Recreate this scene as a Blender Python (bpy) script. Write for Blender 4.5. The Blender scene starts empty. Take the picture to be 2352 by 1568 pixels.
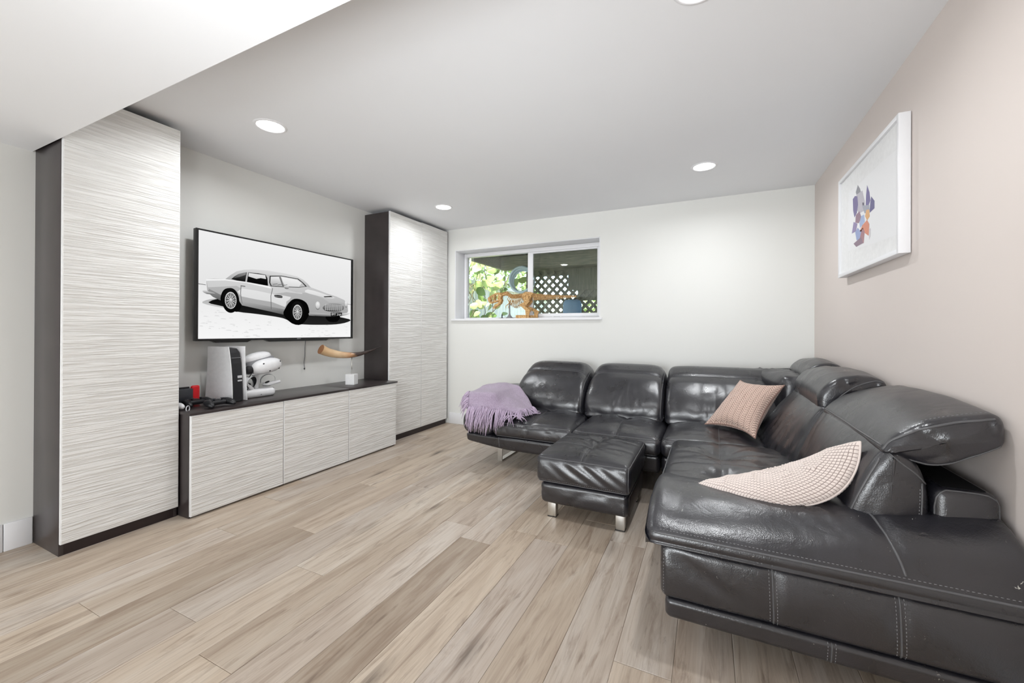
import bpy, bmesh, math, random
import numpy as np
from mathutils import Vector, Matrix
from mathutils.bvhtree import BVHTree

random.seed(7)
SC = bpy.context.scene
COL = SC.collection
PI = math.pi

# ------------------------------------------------------------------ camera
CAM_H = 1.15
yaw, pitch, roll = 0.447684, 0.00244, 0.00435
cd = bpy.data.cameras.new('camera')
cam = bpy.data.objects.new('camera', cd)
COL.objects.link(cam)
Fv = Vector((-math.sin(yaw) * math.cos(pitch), math.cos(yaw) * math.cos(pitch), math.sin(pitch)))
R0 = Vector((math.cos(yaw), math.sin(yaw), 0))
U0 = R0.cross(Fv)
Rv = R0 * math.cos(roll) + U0 * math.sin(roll)
Uv = -R0 * math.sin(roll) + U0 * math.cos(roll)
cam.matrix_world = Matrix(((Rv.x, Uv.x, -Fv.x, 0), (Rv.y, Uv.y, -Fv.y, 0), (Rv.z, Uv.z, -Fv.z, CAM_H), (0, 0, 0, 1)))
cd.sensor_fit = 'HORIZONTAL'
cd.sensor_width = 36.0
cd.lens = 937.694 / 2352 * 36.0
cd.shift_y = -(784 - 758.65) / 2352
cd.clip_start = 0.02
SC.camera = cam

# ------------------------------------------------------------------ colour management
SC.view_settings.view_transform = 'Standard'
SC.view_settings.look = 'None'
SC.view_settings.gamma = 1.0
SC.view_settings.use_curve_mapping = False
SC.view_settings.exposure = -0.33

# ------------------------------------------------------------------ world: daylight sky
w = bpy.data.worlds.new('sky')
SC.world = w
w.use_nodes = True
nt = w.node_tree
nt.nodes.clear()
sky = nt.nodes.new('ShaderNodeTexSky')
sky.sky_type = 'NISHITA'
sky.sun_disc = False
sky.sun_elevation = math.radians(52)
sky.sun_rotation = math.radians(200)
sky.air_density = 1.0
sky.dust_density = 3.0
bg = nt.nodes.new('ShaderNodeBackground')
bg.inputs['Strength'].default_value = 1.5
wo = nt.nodes.new('ShaderNodeOutputWorld')
nt.links.new(sky.outputs[0], bg.inputs[0])
nt.links.new(bg.outputs[0], wo.inputs[0])

def lamp(name, kind, energy, loc, direction, size=0.1, shape='DISK', size_y=None, color=(1, 1, 1), spread=PI, angle=None):
    l = bpy.data.lights.new(name, kind)
    l.energy = energy
    l.color = color
    if kind == 'AREA':
        l.shape = shape
        l.size = size
        if size_y:
            l.size_y = size_y
        l.spread = spread
    if kind == 'SUN' and angle is not None:
        l.angle = angle
    o = bpy.data.objects.new(name, l)
    COL.objects.link(o)
    o.location = loc
    o.rotation_euler = Vector(direction).to_track_quat('-Z', 'Y').to_euler()
    return o

lamp('sun', 'SUN', 22, (-6, 8, 8), (0.35, 0.35, -0.8), angle=0.01, color=(1.0, 0.96, 0.88))
# the photographer's softbox flash beside the camera, and an unseen area light added behind it as ambient fill
lamp('softbox_flash', 'AREA', 20, (-0.5, -0.45, 1.12), (-0.16, 0.85, 0.27), size=0.7, spread=math.radians(100), shape='DISK', color=(0.92, 0.965, 1.0))
lamp('ambient_fill', 'AREA', 95, (-1.5, -2.2, 0.9), (0.0, 1.0, 0.05), size=2.6, shape='RECTANGLE', size_y=1.2, color=(0.92, 0.965, 1.0))

# ------------------------------------------------------------------ helpers
ROOT = {}
BV = {}

def srgb(r, g, b, a=1.0):
    f = lambda c: (c / 255 / 12.92) if c / 255 <= 0.04045 else ((c / 255 + 0.055) / 1.055) ** 2.4
    return (f(r), f(g), f(b), a)

def thing(name, label, cat, loc=(0, 0, 0), group=None):
    o = bpy.data.objects.new(name, None)
    o.empty_display_size = 0.1
    COL.objects.link(o)
    o.location = loc
    o['label'] = label
    o['category'] = cat
    if group:
        o['group'] = group
    ROOT[o.name] = Vector(loc)
    return o

def tag(o, label, cat, group=None):
    o['label'] = label
    o['category'] = cat
    if group:
        o['group'] = group
    return o

def part(name, verts, faces, mat, parent=None, smooth=False, label=None, kind=None, mats=None, fmat=None, uv=None, vcol=None, sharp=None):
    V = np.asarray(verts, float)
    off = Vector((0, 0, 0))
    if parent is not None:
        off = ROOT.get(parent.name, Vector((0, 0, 0)))
    me = bpy.data.meshes.new(name)
    me.from_pydata((V - np.array(off)).tolist(), [], [list(f) for f in faces])
    if mats:
        for m in mats:
            me.materials.append(m)
        if fmat is not None:
            me.polygons.foreach_set('material_index', list(fmat))
    elif mat is not None:
        me.materials.append(mat)
    if smooth:
        me.polygons.foreach_set('use_smooth', [True] * len(me.polygons))
        if sharp:
            me.set_sharp_from_angle(angle=math.radians(sharp))
    if uv is not None:
        ul = me.uv_layers.new(name='UVMap')
        idx = np.zeros(len(me.loops), int)
        me.loops.foreach_get('vertex_index', idx)
        ul.data.foreach_set('uv', np.asarray(uv, float)[idx].ravel())
    if vcol is not None:
        ca = me.color_attributes.new('Col', 'FLOAT_COLOR', 'POINT')
        ca.data.foreach_set('color', np.asarray(vcol, float).ravel())
    me.update()
    o = bpy.data.objects.new(name, me)
    COL.objects.link(o)
    if parent is not None:
        o.parent = parent
        ROOT[o.name] = off
    if kind:
        o['kind'] = kind
    if label:
        o['label'] = label
    return o

class MB:
    """collects shapes into one mesh"""
    def __init__(s):
        s.v = []
        s.f = []
        s.c = []
    def add(s, v, f, col=None):
        n = len(s.v)
        s.v += [tuple(p) for p in v]
        s.f += [tuple(i + n for i in q) for q in f]
        if col is not None:
            s.c += [col] * len(v) if not isinstance(col, list) else col
        return s
    def box(s, x0, x1, y0, y1, z0, z1, b=0.0):
        return s.add(*boxg(x0, x1, y0, y1, z0, z1, b))
    def build(s, name, mat, parent=None, **k):
        return part(name, s.v, s.f, mat, parent, **k)

def boxg(x0, x1, y0, y1, z0, z1, b=0.0, seg=2):
    bm = bmesh.new()
    vs = [bm.verts.new(p) for p in ((x0, y0, z0), (x1, y0, z0), (x1, y1, z0), (x0, y1, z0), (x0, y0, z1), (x1, y0, z1), (x1, y1, z1), (x0, y1, z1))]
    for q in ((0, 3, 2, 1), (4, 5, 6, 7), (0, 1, 5, 4), (1, 2, 6, 5), (2, 3, 7, 6), (3, 0, 4, 7)):
        bm.faces.new([vs[i] for i in q])
    if b > 0:
        bmesh.ops.bevel(bm, geom=bm.edges[:], offset=b, segments=seg, profile=0.5, affect='EDGES')
    bm.verts.index_update()
    v = [tuple(p.co) for p in bm.verts]
    f = [tuple(p.index for p in q.verts) for q in bm.faces]
    bm.free()
    return v, f

def box(name, x0, x1, y0, y1, z0, z1, mat, parent=None, b=0.0, seg=2, **k):
    v, f = boxg(x0, x1, y0, y1, z0, z1, b, seg)
    return part(name, v, f, mat, parent, smooth=b > 0, sharp=35 if b > 0 else None, **k)

def rot_pts(v, ang, c):
    V = np.asarray(v, float) - np.array(c)
    ca, sa = math.cos(ang), math.sin(ang)
    W = V.copy()
    W[:, 0] = ca * V[:, 0] - sa * V[:, 1]
    W[:, 1] = sa * V[:, 0] + ca * V[:, 1]
    return W + np.array(c)

def catmull(pts, n, closed=False):
    P = np.asarray(pts, float)
    m = len(P)
    out = []
    segs = m if closed else m - 1
    for i in range(segs):
        if closed:
            p0, p1, p2, p3 = P[(i - 1) % m], P[i], P[(i + 1) % m], P[(i + 2) % m]
        else:
            p1, p2 = P[i], P[i + 1]
            p0 = P[i - 1] if i > 0 else 2 * p1 - p2
            p3 = P[i + 2] if i + 2 < m else 2 * p2 - p1
        for j in range(n):
            t = j / n
            out.append(0.5 * (2 * p1 + (p2 - p0) * t + (2 * p0 - 5 * p1 + 4 * p2 - p3) * t * t + (3 * p1 - p0 - 3 * p2 + p3) * t ** 3))
    if not closed:
        out.append(P[-1])
    return np.array(out)

def tubeg(pts, r, sides=6, cap=True):
    P = [Vector(p) for p in pts]
    n = len(P)
    rs = r if hasattr(r, '__len__') else [r] * n
    v, f = [], []
    up = Vector((0, 0, 1))
    prev = None
    for i, p in enumerate(P):
        t = (P[min(i + 1, n - 1)] - P[max(i - 1, 0)])
        if t.length < 1e-9:
            t = Vector((0, 0, 1))
        t.normalize()
        if prev is None:
            a = t.cross(up)
            if a.length < 1e-3:
                a = t.cross(Vector((1, 0, 0)))
        else:
            a = prev - t * prev.dot(t)
            if a.length < 1e-6:
                a = t.cross(up)
        a.normalize()
        prev = a
        b = t.cross(a)
        for k in range(sides):
            an = 2 * PI * k / sides
            v.append(tuple(p + (a * math.cos(an) + b * math.sin(an)) * rs[i]))
    for i in range(n - 1):
        for k in range(sides):
            k2 = (k + 1) % sides
            f.append((i * sides + k, i * sides + k2, (i + 1) * sides + k2, (i + 1) * sides + k))
    if cap:
        f.append(tuple(range(sides - 1, -1, -1)))
        f.append(tuple((n - 1) * sides + k for k in range(sides)))
    return v, f

def tube(name, pts, r, mat, parent=None, sides=6, **k):
    v, f = tubeg(pts, r, sides)
    return part(name, v, f, mat, parent, smooth=True, **k)

def latheg(profile, c=(0, 0, 0), n=24):
    v, f = [], []
    for (r, z) in profile:
        for k in range(n):
            a = 2 * PI * k / n
            v.append((c[0] + r * math.cos(a), c[1] + r * math.sin(a), c[2] + z))
    m = len(profile)
    for i in range(m - 1):
        for k in range(n):
            k2 = (k + 1) % n
            f.append((i * n + k, i * n + k2, (i + 1) * n + k2, (i + 1) * n + k))
    f.append(tuple(range(n - 1, -1, -1)))
    f.append(tuple((m - 1) * n + k for k in range(n)))
    return v, f

def ellg(c, r, nu=20, nv=12, power=1.0):
    v, f = [], []
    sp = lambda x: math.copysign(abs(x) ** power, x)
    for i in range(nv + 1):
        th = PI * i / nv
        for k in range(nu):
            ph = 2 * PI * k / nu
            v.append((c[0] + r[0] * sp(math.sin(th)) * sp(math.cos(ph)), c[1] + r[1] * sp(math.sin(th)) * sp(math.sin(ph)), c[2] + r[2] * sp(math.cos(th))))
    for i in range(nv):
        for k in range(nu):
            k2 = (k + 1) % nu
            f.append((i * nu + k, (i + 1) * nu + k, (i + 1) * nu + k2, i * nu + k2))
    return v, f

def plateg(outline, thick, to3d):
    """flat plate cut from a 2-D outline; to3d(a, b, t) maps to space"""
    n = len(outline)
    v = [to3d(a, b, -thick / 2) for a, b in outline] + [to3d(a, b, thick / 2) for a, b in outline]
    f = [tuple(range(n - 1, -1, -1)), tuple(range(n, 2 * n))]
    f += [(i, (i + 1) % n, n + (i + 1) % n, n + i) for i in range(n)]
    return v, f

def torusg(c, R, r, axis='Y', n=32, m=10):
    v, f = [], []
    for i in range(n):
        a = 2 * PI * i / n
        for j in range(m):
            b = 2 * PI * j / m
            x, y, z = (R + r * math.cos(b)) * math.cos(a), r * math.sin(b), (R + r * math.cos(b)) * math.sin(a)
            p = (x, y, z) if axis == 'Y' else ((y, x, z) if axis == 'X' else (x, z, y))
            v.append((c[0] + p[0], c[1] + p[1], c[2] + p[2]))
    for i in range(n):
        for j in range(m):
            f.append((i * m + j, i * m + (j + 1) % m, ((i + 1) % n) * m + (j + 1) % m, ((i + 1) % n) * m + j))
    return v, f

# vectorised value noise
def vnoise(P, seed=0):
    P = np.asarray(P, float)
    i = np.floor(P).astype(np.int64)
    f = P - i
    u = f * f * (3 - 2 * f)
    def h(a, b, c):
        n = (a * 374761393 + b * 668265263 + c * 2147483647 + seed * 974711) & 0xffffffff
        n = ((n ^ (n >> 13)) * 1274126177) & 0xffffffff
        return ((n ^ (n >> 16)) & 0xffff) / 65535.0 * 2 - 1
    r = 0
    for dx in (0, 1):
        for dy in (0, 1):
            for dz in (0, 1):
                wx = u[:, 0] if dx else 1 - u[:, 0]
                wy = u[:, 1] if dy else 1 - u[:, 1]
                wz = u[:, 2] if dz else 1 - u[:, 2]
                r = r + wx * wy * wz * h(i[:, 0] + dx, i[:, 1] + dy, i[:, 2] + dz)
    return r

def cushion(size, r, n=(24, 24, 8), k=4):
    """rounded box of half-size arrays: returns verts (Nx3, centred), faces"""
    hx, hy, hz = size[0] / 2, size[1] / 2, size[2] / 2
    r = min(r, hx * 0.98, hy * 0.98, hz * 0.98)
    def axis(h, n):
        a = [-h + r - r * math.tan(PI / 4 * (k - i) / k) for i in range(k)]
        m = list(np.linspace(-h + r, h - r, n + 1))
        return np.array(a + m + [-x for x in reversed(a)])
    ax, ay, az = axis(hx, n[0]), axis(hy, n[1]), axis(hz, n[2])
    idx = {}
    V, F = [], []
    def vid(i, j, l):
        key = (i, j, l)
        if key not in idx:
            idx[key] = len(V)
            V.append((ax[i], ay[j], az[l]))
        return idx[key]
    X, Y, Z = len(ax) - 1, len(ay) - 1, len(az) - 1
    for i in range(X):
        for j in range(Y):
            F.append((vid(i, j, 0), vid(i, j + 1, 0), vid(i + 1, j + 1, 0), vid(i + 1, j, 0)))
            F.append((vid(i, j, Z), vid(i + 1, j, Z), vid(i + 1, j + 1, Z), vid(i, j + 1, Z)))
    for i in range(X):
        for l in range(Z):
            F.append((vid(i, 0, l), vid(i + 1, 0, l), vid(i + 1, 0, l + 1), vid(i, 0, l + 1)))
            F.append((vid(i, Y, l), vid(i, Y, l + 1), vid(i + 1, Y, l + 1), vid(i + 1, Y, l)))
    for j in range(Y):
        for l in range(Z):
            F.append((vid(0, j, l), vid(0, j, l + 1), vid(0, j + 1, l + 1), vid(0, j + 1, l)))
            F.append((vid(X, j, l), vid(X, j + 1, l), vid(X, j + 1, l + 1), vid(X, j, l + 1)))
    V = np.array(V)
    H = np.array([hx, hy, hz])
    inner = np.clip(V, -(H - r), H - r)
    d = V - inner
    L = np.linalg.norm(d, axis=1)
    L[L < 1e-9] = 1
    return inner + d / L[:, None] * r, F

def loft(profile, stations, round_r, to3d, nprof=4, kend=5, deform=None):
    """closed smooth profile (2-D) swept along an axis a0..a1, ends rounded by round_r and domed shut"""
    P = catmull(profile, nprof, closed=True)
    m = len(P)
    c = P.mean(axis=0)
    T = np.roll(P, -1, axis=0) - np.roll(P, 1, axis=0)
    T /= np.linalg.norm(T, axis=1)[:, None] + 1e-12
    N = np.stack([T[:, 1], -T[:, 0]], axis=1)
    area = 0.5 * np.sum(P[:, 0] * np.roll(P[:, 1], -1) - np.roll(P[:, 0], -1) * P[:, 1])
    if area < 0:
        N = -N
    a0, a1, n = stations
    rows = []
    def inset(d):
        Q = P - N * d
        return Q
    endrows0, endrows1 = [], []
    for s in (0.25, 0.5, 0.75, 0.92):
        endrows0.append((a0 - 0.012 * (1 - s) ** 1.0, c + (inset(round_r) - c) * s))
    for j in range(kend + 1):
        th = PI / 2 * j / kend
        endrows0.append((a0 + round_r * (1 - math.sin(th)) if False else a0 + round_r * (1 - math.cos(th)), inset(round_r * (1 - math.sin(th)))))
    mid = [(a, P) for a in np.linspace(a0 + round_r, a1 - round_r, n)[1:-1]]
    for (a, Q) in endrows0:
        endrows1.append((a1 - (a - a0), Q))
    rows = endrows0 + mid + endrows1[::-1]
    V, F = [], []
    for a, Q in rows:
        for q in Q:
            V.append(to3d(a, q[0], q[1]))
    R = len(rows)
    for i in range(R - 1):
        for k in range(m):
            k2 = (k + 1) % m
            F.append((i * m + k, i * m + k2, (i + 1) * m + k2, (i + 1) * m + k))
    V = np.array(V)
    for i in (0, R - 1):
        V = np.vstack([V, V[i * m:(i + 1) * m].mean(axis=0)])
        ci = len(V) - 1
        for k in range(m):
            k2 = (k + 1) % m
            F.append((ci, i * m + k2, i * m + k) if i == 0 else (ci, i * m + k, i * m + k2))
    if deform is not None:
        V = deform(V)
    return V, F

def fixnormals(V, F):
    bm = bmesh.new()
    vs = [bm.verts.new(tuple(p)) for p in V]
    for f in F:
        try:
            bm.faces.new([vs[i] for i in f])
        except ValueError:
            pass
    bmesh.ops.recalc_face_normals(bm, faces=bm.faces[:])
    bm.verts.index_update()
    f = [tuple(p.index for p in q.verts) for q in bm.faces]
    bm.free()
    return V, f

def bvh(V, F):
    return BVHTree.FromPolygons([tuple(p) for p in V], [tuple(f) for f in F])

def drape(tree, pts, direction, lift=0.0, back=0.5):
    """push a path onto the surface along a direction"""
    d = Vector(direction).normalized()
    out = []
    for p in pts:
        h = tree.ray_cast(Vector(p) - d * back, d)
        if h[0] is not None:
            out.append(h[0] - d * lift)
    return out

def line(a, b, n=24):
    a, b = Vector(a), Vector(b)
    return [a.lerp(b, i / n) for i in range(n + 1)]

def sstep(a, b, x):
    t = np.clip((x - a) / (b - a), 0, 1)
    return t * t * (3 - 2 * t)

# ------------------------------------------------------------------ materials
class NT:
    def __init__(s, name):
        s.m = bpy.data.materials.new(name)
        s.m.use_nodes = True
        s.t = s.m.node_tree
        s.t.nodes.clear()
        s.out = s.n('ShaderNodeOutputMaterial')
    def n(s, typ, **k):
        nd = s.t.nodes.new(typ)
        for a, b in k.items():
            setattr(nd, a, b)
        return nd
    def l(s, a, b):
        s.t.links.new(a, b)
    def math(s, op, a, b=None, c=None):
        nd = s.n('ShaderNodeMath', operation=op)
        for i, x in enumerate((a, b, c)):
            if x is None:
                continue
            if isinstance(x, (int, float)):
                nd.inputs[i].default_value = x
            else:
                s.l(x, nd.inputs[i])
        return nd.outputs[0]
    def coords(s, kind='Object', scale=(1, 1, 1), loc=(0, 0, 0)):
        tc = s.n('ShaderNodeTexCoord')
        mp = s.n('ShaderNodeMapping')
        mp.inputs['Scale'].default_value = scale
        mp.inputs['Location'].default_value = loc
        s.l(tc.outputs[kind], mp.inputs[0])
        return mp.outputs[0]
    def noise(s, vec, scale, detail=3, rough=0.55, dist=0.0):
        nd = s.n('ShaderNodeTexNoise')
        nd.inputs['Scale'].default_value = scale
        nd.inputs['Detail'].default_value = detail
        nd.inputs['Roughness'].default_value = rough
        nd.inputs['Distortion'].default_value = dist
        s.l(vec, nd.inputs['Vector'])
        return nd.outputs[0]
    def ramp(s, fac, stops):
        nd = s.n('ShaderNodeValToRGB')
        e = nd.color_ramp.elements
        while len(e) < len(stops):
            e.new(0.5)
        for i, (p, c) in enumerate(stops):
            e[i].position = p
            e[i].color = c if len(c) == 4 else (*c, 1)
        s.l(fac, nd.inputs[0])
        return nd.outputs[0]
    def mix(s, fac, a, b, typ='MIX'):
        nd = s.n('ShaderNodeMix', data_type='RGBA', blend_type=typ)
        for i, x in ((0, fac), (6, a), (7, b)):
            if isinstance(x, (int, float)):
                nd.inputs[i].default_value = x
            elif isinstance(x, tuple):
                nd.inputs[i].default_value = x
            else:
                s.l(x, nd.inputs[i])
        return nd.outputs[2]
    def bump(s, h, strength, dist, normal=None):
        nd = s.n('ShaderNodeBump')
        nd.inputs['Strength'].default_value = strength
        nd.inputs['Distance'].default_value = dist
        s.l(h, nd.inputs['Height'])
        if normal is not None:
            s.l(normal, nd.inputs['Normal'])
        return nd.outputs[0]
    def bsdf(s, color, rough=0.5, metal=0.0, normal=None, spec=0.5, coat=0.0, sheen=0.0, emit=None, estr=0.0):
        b = s.n('ShaderNodeBsdfPrincipled')
        for key, x in (('Base Color', color), ('Roughness', rough)):
            if isinstance(x, (int, float)):
                b.inputs[key].default_value = x
            elif isinstance(x, tuple):
                b.inputs[key].default_value = x
            else:
                s.l(x, b.inputs[key])
        b.inputs['Metallic'].default_value = metal
        b.inputs['Specular IOR Level'].default_value = spec
        b.inputs['Coat Weight'].default_value = coat
        b.inputs['Sheen Weight'].default_value = sheen
        if normal is not None:
            s.l(normal, b.inputs['Normal'])
        if emit is not None:
            b.inputs['Emission Color'].default_value = emit
            b.inputs['Emission Strength'].default_value = estr
        s.l(b.outputs[0], s.out.inputs[0])
        return s.m

def plain(name, rgb, rough=0.5, metal=0.0, spec=0.5, nscale=40, amt=0.04, coat=0.0):
    t = NT(name)
    c = t.coords()
    n = t.noise(c, nscale, 3)
    col = t.ramp(n, [(0.3, tuple(x * (1 - amt) for x in rgb[:3])), (0.7, tuple(min(1, x * (1 + amt)) for x in rgb[:3]))])
    return t.bsdf(col, rough, metal, spec=spec, coat=coat)

def paint(name, rgb, rough=0.6, bump=0.05):
    t = NT(name)
    c = t.coords()
    n = t.noise(c, 260, 2)
    n2 = t.noise(c, 1.3, 2)
    col = t.ramp(n2, [(0.3, tuple(x * 0.985 for x in rgb[:3])), (0.7, rgb[:3])])
    return t.bsdf(col, rough, normal=t.bump(n, bump, 0.002), spec=0.3)

M = {}
M['wall'] = paint('wall_paint', srgb(233, 233, 229))
M['wall_right'] = paint('wall_paint_taupe', srgb(224, 214, 208))
M['ceiling'] = paint('ceiling_paint', srgb(240, 241, 243), 0.8)
M['trim'] = paint('white_trim', srgb(240, 240, 242), 0.4, 0.02)

def leather(name, worn=False):
    t = NT(name)
    c = t.coords()
    big = t.noise(c, 7, 4, 0.6, 0.4)
    fine = t.n('ShaderNodeTexVoronoi')
    fine.inputs['Scale'].default_value = 260
    t.l(c, fine.inputs['Vector'])
    crease = t.noise(c, 13, 4, 0.55, 1.0)
    n1 = t.bump(crease, 0.15, 0.014)
    n2 = t.bump(fine.outputs[0], 0.16, 0.0015, n1)
    rough = t.ramp(big, [(0.3, (0.25,) * 3), (0.75, (0.37,) * 3)])
    col = t.ramp(big, [(0.25, (0.009, 0.009, 0.012)), (0.8, (0.019, 0.018, 0.024))])
    if worn:
        s1 = t.noise(t.coords(scale=(1, 1, 1.6)), 46, 3, 0.7, 1.2)
        s2 = t.noise(c, 5.5, 2)
        k = t.math('MULTIPLY', t.math('GREATER_THAN', s1, 0.71), t.math('GREATER_THAN', s2, 0.5))
        col = t.mix(k, col, (0.45, 0.44, 0.40, 1))
    return t.bsdf(col, rough, normal=n2, spec=1.0)
M['leather'] = leather('black_leather')
M['leather_worn'] = leather('scuffed_black_leather', True)
M['piping'] = plain('leather_piping', (0.10, 0.10, 0.105), 0.36)
M['stitch'] = plain('grey_thread', (0.26, 0.26, 0.27), 0.7)
M['felt'] = plain('black_felt', (0.012, 0.012, 0.013), 0.95, nscale=300, amt=0.5, spec=0.1)
M['steel'] = plain('brushed_steel', (0.72, 0.71, 0.68), 0.28, 1.0)
M['dark_lam'] = plain('dark_brown_laminate', (0.040, 0.032, 0.032), 0.30, nscale=5, amt=0.18, spec=0.5)
M['plinth'] = plain('dark_plinth', (0.022, 0.013, 0.013), 0.4, nscale=12, amt=0.2)

t = NT('wavy_white_laminate')
c1 = t.coords(scale=(1, 2.3, 62))
wv = t.noise(c1, 1.5, 2, 0.5, 0.6)
rl = t.ramp(wv, [(0.36, (0, 0, 0)), (0.62, (1, 1, 1))])
col = t.ramp(wv, [(0.3, srgb(222, 220, 216)[:3]), (0.6, srgb(238, 237, 234)[:3])])
M['wavy'] = t.bsdf(col, 0.42, normal=t.bump(rl, 0.6, 0.0055), spec=0.35)
M['door_edge'] = plain('white_door_edge', srgb(236, 236, 236), 0.4)

# floor planks: warm grey oak print
t = NT('oak_plank')
oi = t.n('ShaderNodeObjectInfo')
tc = t.n('ShaderNodeTexCoord')
vadd = t.n('ShaderNodeVectorMath', operation='ADD')
comb = t.n('ShaderNodeCombineXYZ')
t.l(t.math('MULTIPLY', oi.outputs['Random'], 31.0), comb.inputs[0])
t.l(t.math('MULTIPLY', oi.outputs['Random'], 57.0), comb.inputs[1])
t.l(tc.outputs['Object'], vadd.inputs[0])
t.l(comb.outputs[0], vadd.inputs[1])
def mapped(scale):
    mp = t.n('ShaderNodeMapping')
    mp.inputs['Scale'].default_value = scale
    t.l(vadd.outputs[0], mp.inputs[0])
    return mp.outputs[0]
g1 = t.noise(mapped((30, 2.6, 1)), 1.0, 6, 0.65, 1.0)
g2 = t.noise(mapped((7, 0.9, 1)), 1.0, 4, 0.6, 1.2)
g3 = t.noise(mapped((150, 4.0, 1)), 1.0, 3, 0.6, 0.3)
vor = t.n('ShaderNodeTexVoronoi')
vor.inputs['Scale'].default_value = 1.0
t.l(mapped((5.2, 1.35, 1)), vor.inputs['Vector'])
knot = t.ramp(vor.outputs['Distance'], [(0.04, (1, 1, 1)), (0.20, (0, 0, 0))])
vor2 = t.noise(mapped((3.0, 0.7, 1)), 1.0, 2)
kmask = t.math('MULTIPLY', knot, t.ramp(vor2, [(0.44, (0, 0, 0)), (0.54, (1, 1, 1))]))
kmask = t.math('MULTIPLY', kmask, t.ramp(g1, [(0.35, (1, 1, 1)), (0.65, (0.2, 0.2, 0.2))]))
base = t.ramp(g2, [(0.25, srgb(172, 155, 138)[:3]), (0.5, srgb(198, 184, 168)[:3]), (0.75, srgb(214, 205, 193)[:3])])
base = t.mix(1.0, base, oi.outputs['Color'], 'MULTIPLY')
base = t.mix(t.ramp(g1, [(0.30, (0.62,) * 3), (0.50, (0.0,) * 3)]), base, srgb(128, 106, 88), 'MIX')
base = t.mix(t.ramp(g3, [(0.3, (0.25,) * 3), (0.55, (0,) * 3)]), base, srgb(138, 120, 104), 'MIX')
sm = t.noise(mapped((13, 1.9, 1)), 1.0, 5, 0.62, 0.9)
base = t.mix(t.ramp(sm, [(0.62, (0, 0, 0)), (0.74, (0.75,) * 3)]), base, srgb(112, 94, 80), 'MIX')
base = t.mix(t.math('MULTIPLY', kmask, 0.9), base, srgb(66, 55, 47), 'MIX')
M['oak'] = t.bsdf(base, t.ramp(g1, [(0.3, (0.42,) * 3), (0.7, (0.34,) * 3)]), normal=t.bump(g3, 0.12, 0.0015, t.bump(g1, 0.12, 0.002)), spec=0.4)
M['joint'] = plain('plank_joint', srgb(176, 162, 146), 0.8)

# glass sheet: mostly clear, mirrors a little
t = NT('window_glass')
tr = t.n('ShaderNodeBsdfTransparent')
tr.inputs[0].default_value = (0.93, 0.95, 0.94, 1)
gl = t.n('ShaderNodeBsdfGlossy')
gl.inputs['Roughness'].default_value = 0.02
fr = t.n('ShaderNodeFresnel')
fr.inputs[0].default_value = 1.5
mx = t.n('ShaderNodeMixShader')
t.l(fr.outputs[0], mx.inputs[0])
t.l(tr.outputs[0], mx.inputs[1])
t.l(gl.outputs[0], mx.inputs[2])
t.l(mx.outputs[0], t.out.inputs[0])
M['glass'] = t.m

# television picture: lit screen, colours held by the mesh
t = NT('screen_picture')
at = t.n('ShaderNodeAttribute')
at.attribute_name = 'Col'
em = t.n('ShaderNodeEmission')
t.l(at.outputs['Color'], em.inputs[0])
em.inputs[1].default_value = 1.2
t.l(em.outputs[0], t.out.inputs[0])
M['screen'] = t.m
# printed artwork: colours held by the mesh
t = NT('collage_print')
at = t.n('ShaderNodeAttribute')
at.attribute_name = 'Col'
M['print'] = t.bsdf(at.outputs['Color'], 0.7)

M['tv_black'] = plain('gloss_black_plastic', (0.006, 0.006, 0.006), 0.25)
M['black'] = plain('black_plastic', (0.010, 0.010, 0.012), 0.4)
M['navy'] = plain('dark_grey_plastic', (0.035, 0.037, 0.045), 0.4)
M['red'] = plain('red_plastic', (0.75, 0.012, 0.02), 0.4)
M['white'] = plain('white_plastic', (0.82, 0.82, 0.83), 0.35)
M['grey'] = plain('grey_plastic', (0.22, 0.22, 0.23), 0.4)
M['silver'] = plain('silver_plastic', (0.6, 0.6, 0.62), 0.35)
M['marble'] = plain('white_stone', (0.85, 0.85, 0.85), 0.5, amt=0.03)

t = NT('horn')
c = t.coords()
sep = t.n('ShaderNodeSeparateXYZ')
t.l(c, sep.inputs[0])
mr = t.n('ShaderNodeMapRange')
mr.inputs[1].default_value = -0.30
mr.inputs[2].default_value = 0.26
t.l(sep.outputs[1], mr.inputs[0])
nz = t.noise(t.coords(scale=(9, 2, 9)), 4, 4)
fac = t.math('ADD', mr.outputs[0], t.math('MULTIPLY', t.math('SUBTRACT', nz, 0.5), 0.35))
M['horn'] = t.bsdf(t.ramp(fac, [(0.0, srgb(206, 170, 128)[:3]), (0.3, srgb(226, 196, 158)[:3]), (0.48, srgb(196, 150, 112)[:3]), (0.6, srgb(70, 58, 54)[:3]), (1.0, srgb(28, 26, 27)[:3])]), 0.25)

t = NT('carved_wood')
c = t.coords()
nz = t.noise(t.coords(scale=(20, 6, 30)), 3, 4)
M['dino'] = t.bsdf(t.ramp(nz, [(0.3, srgb(152, 112, 66)[:3]), (0.55, srgb(204, 162, 104)[:3]), (0.75, srgb(230, 200, 146)[:3])]), 0.55)

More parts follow.
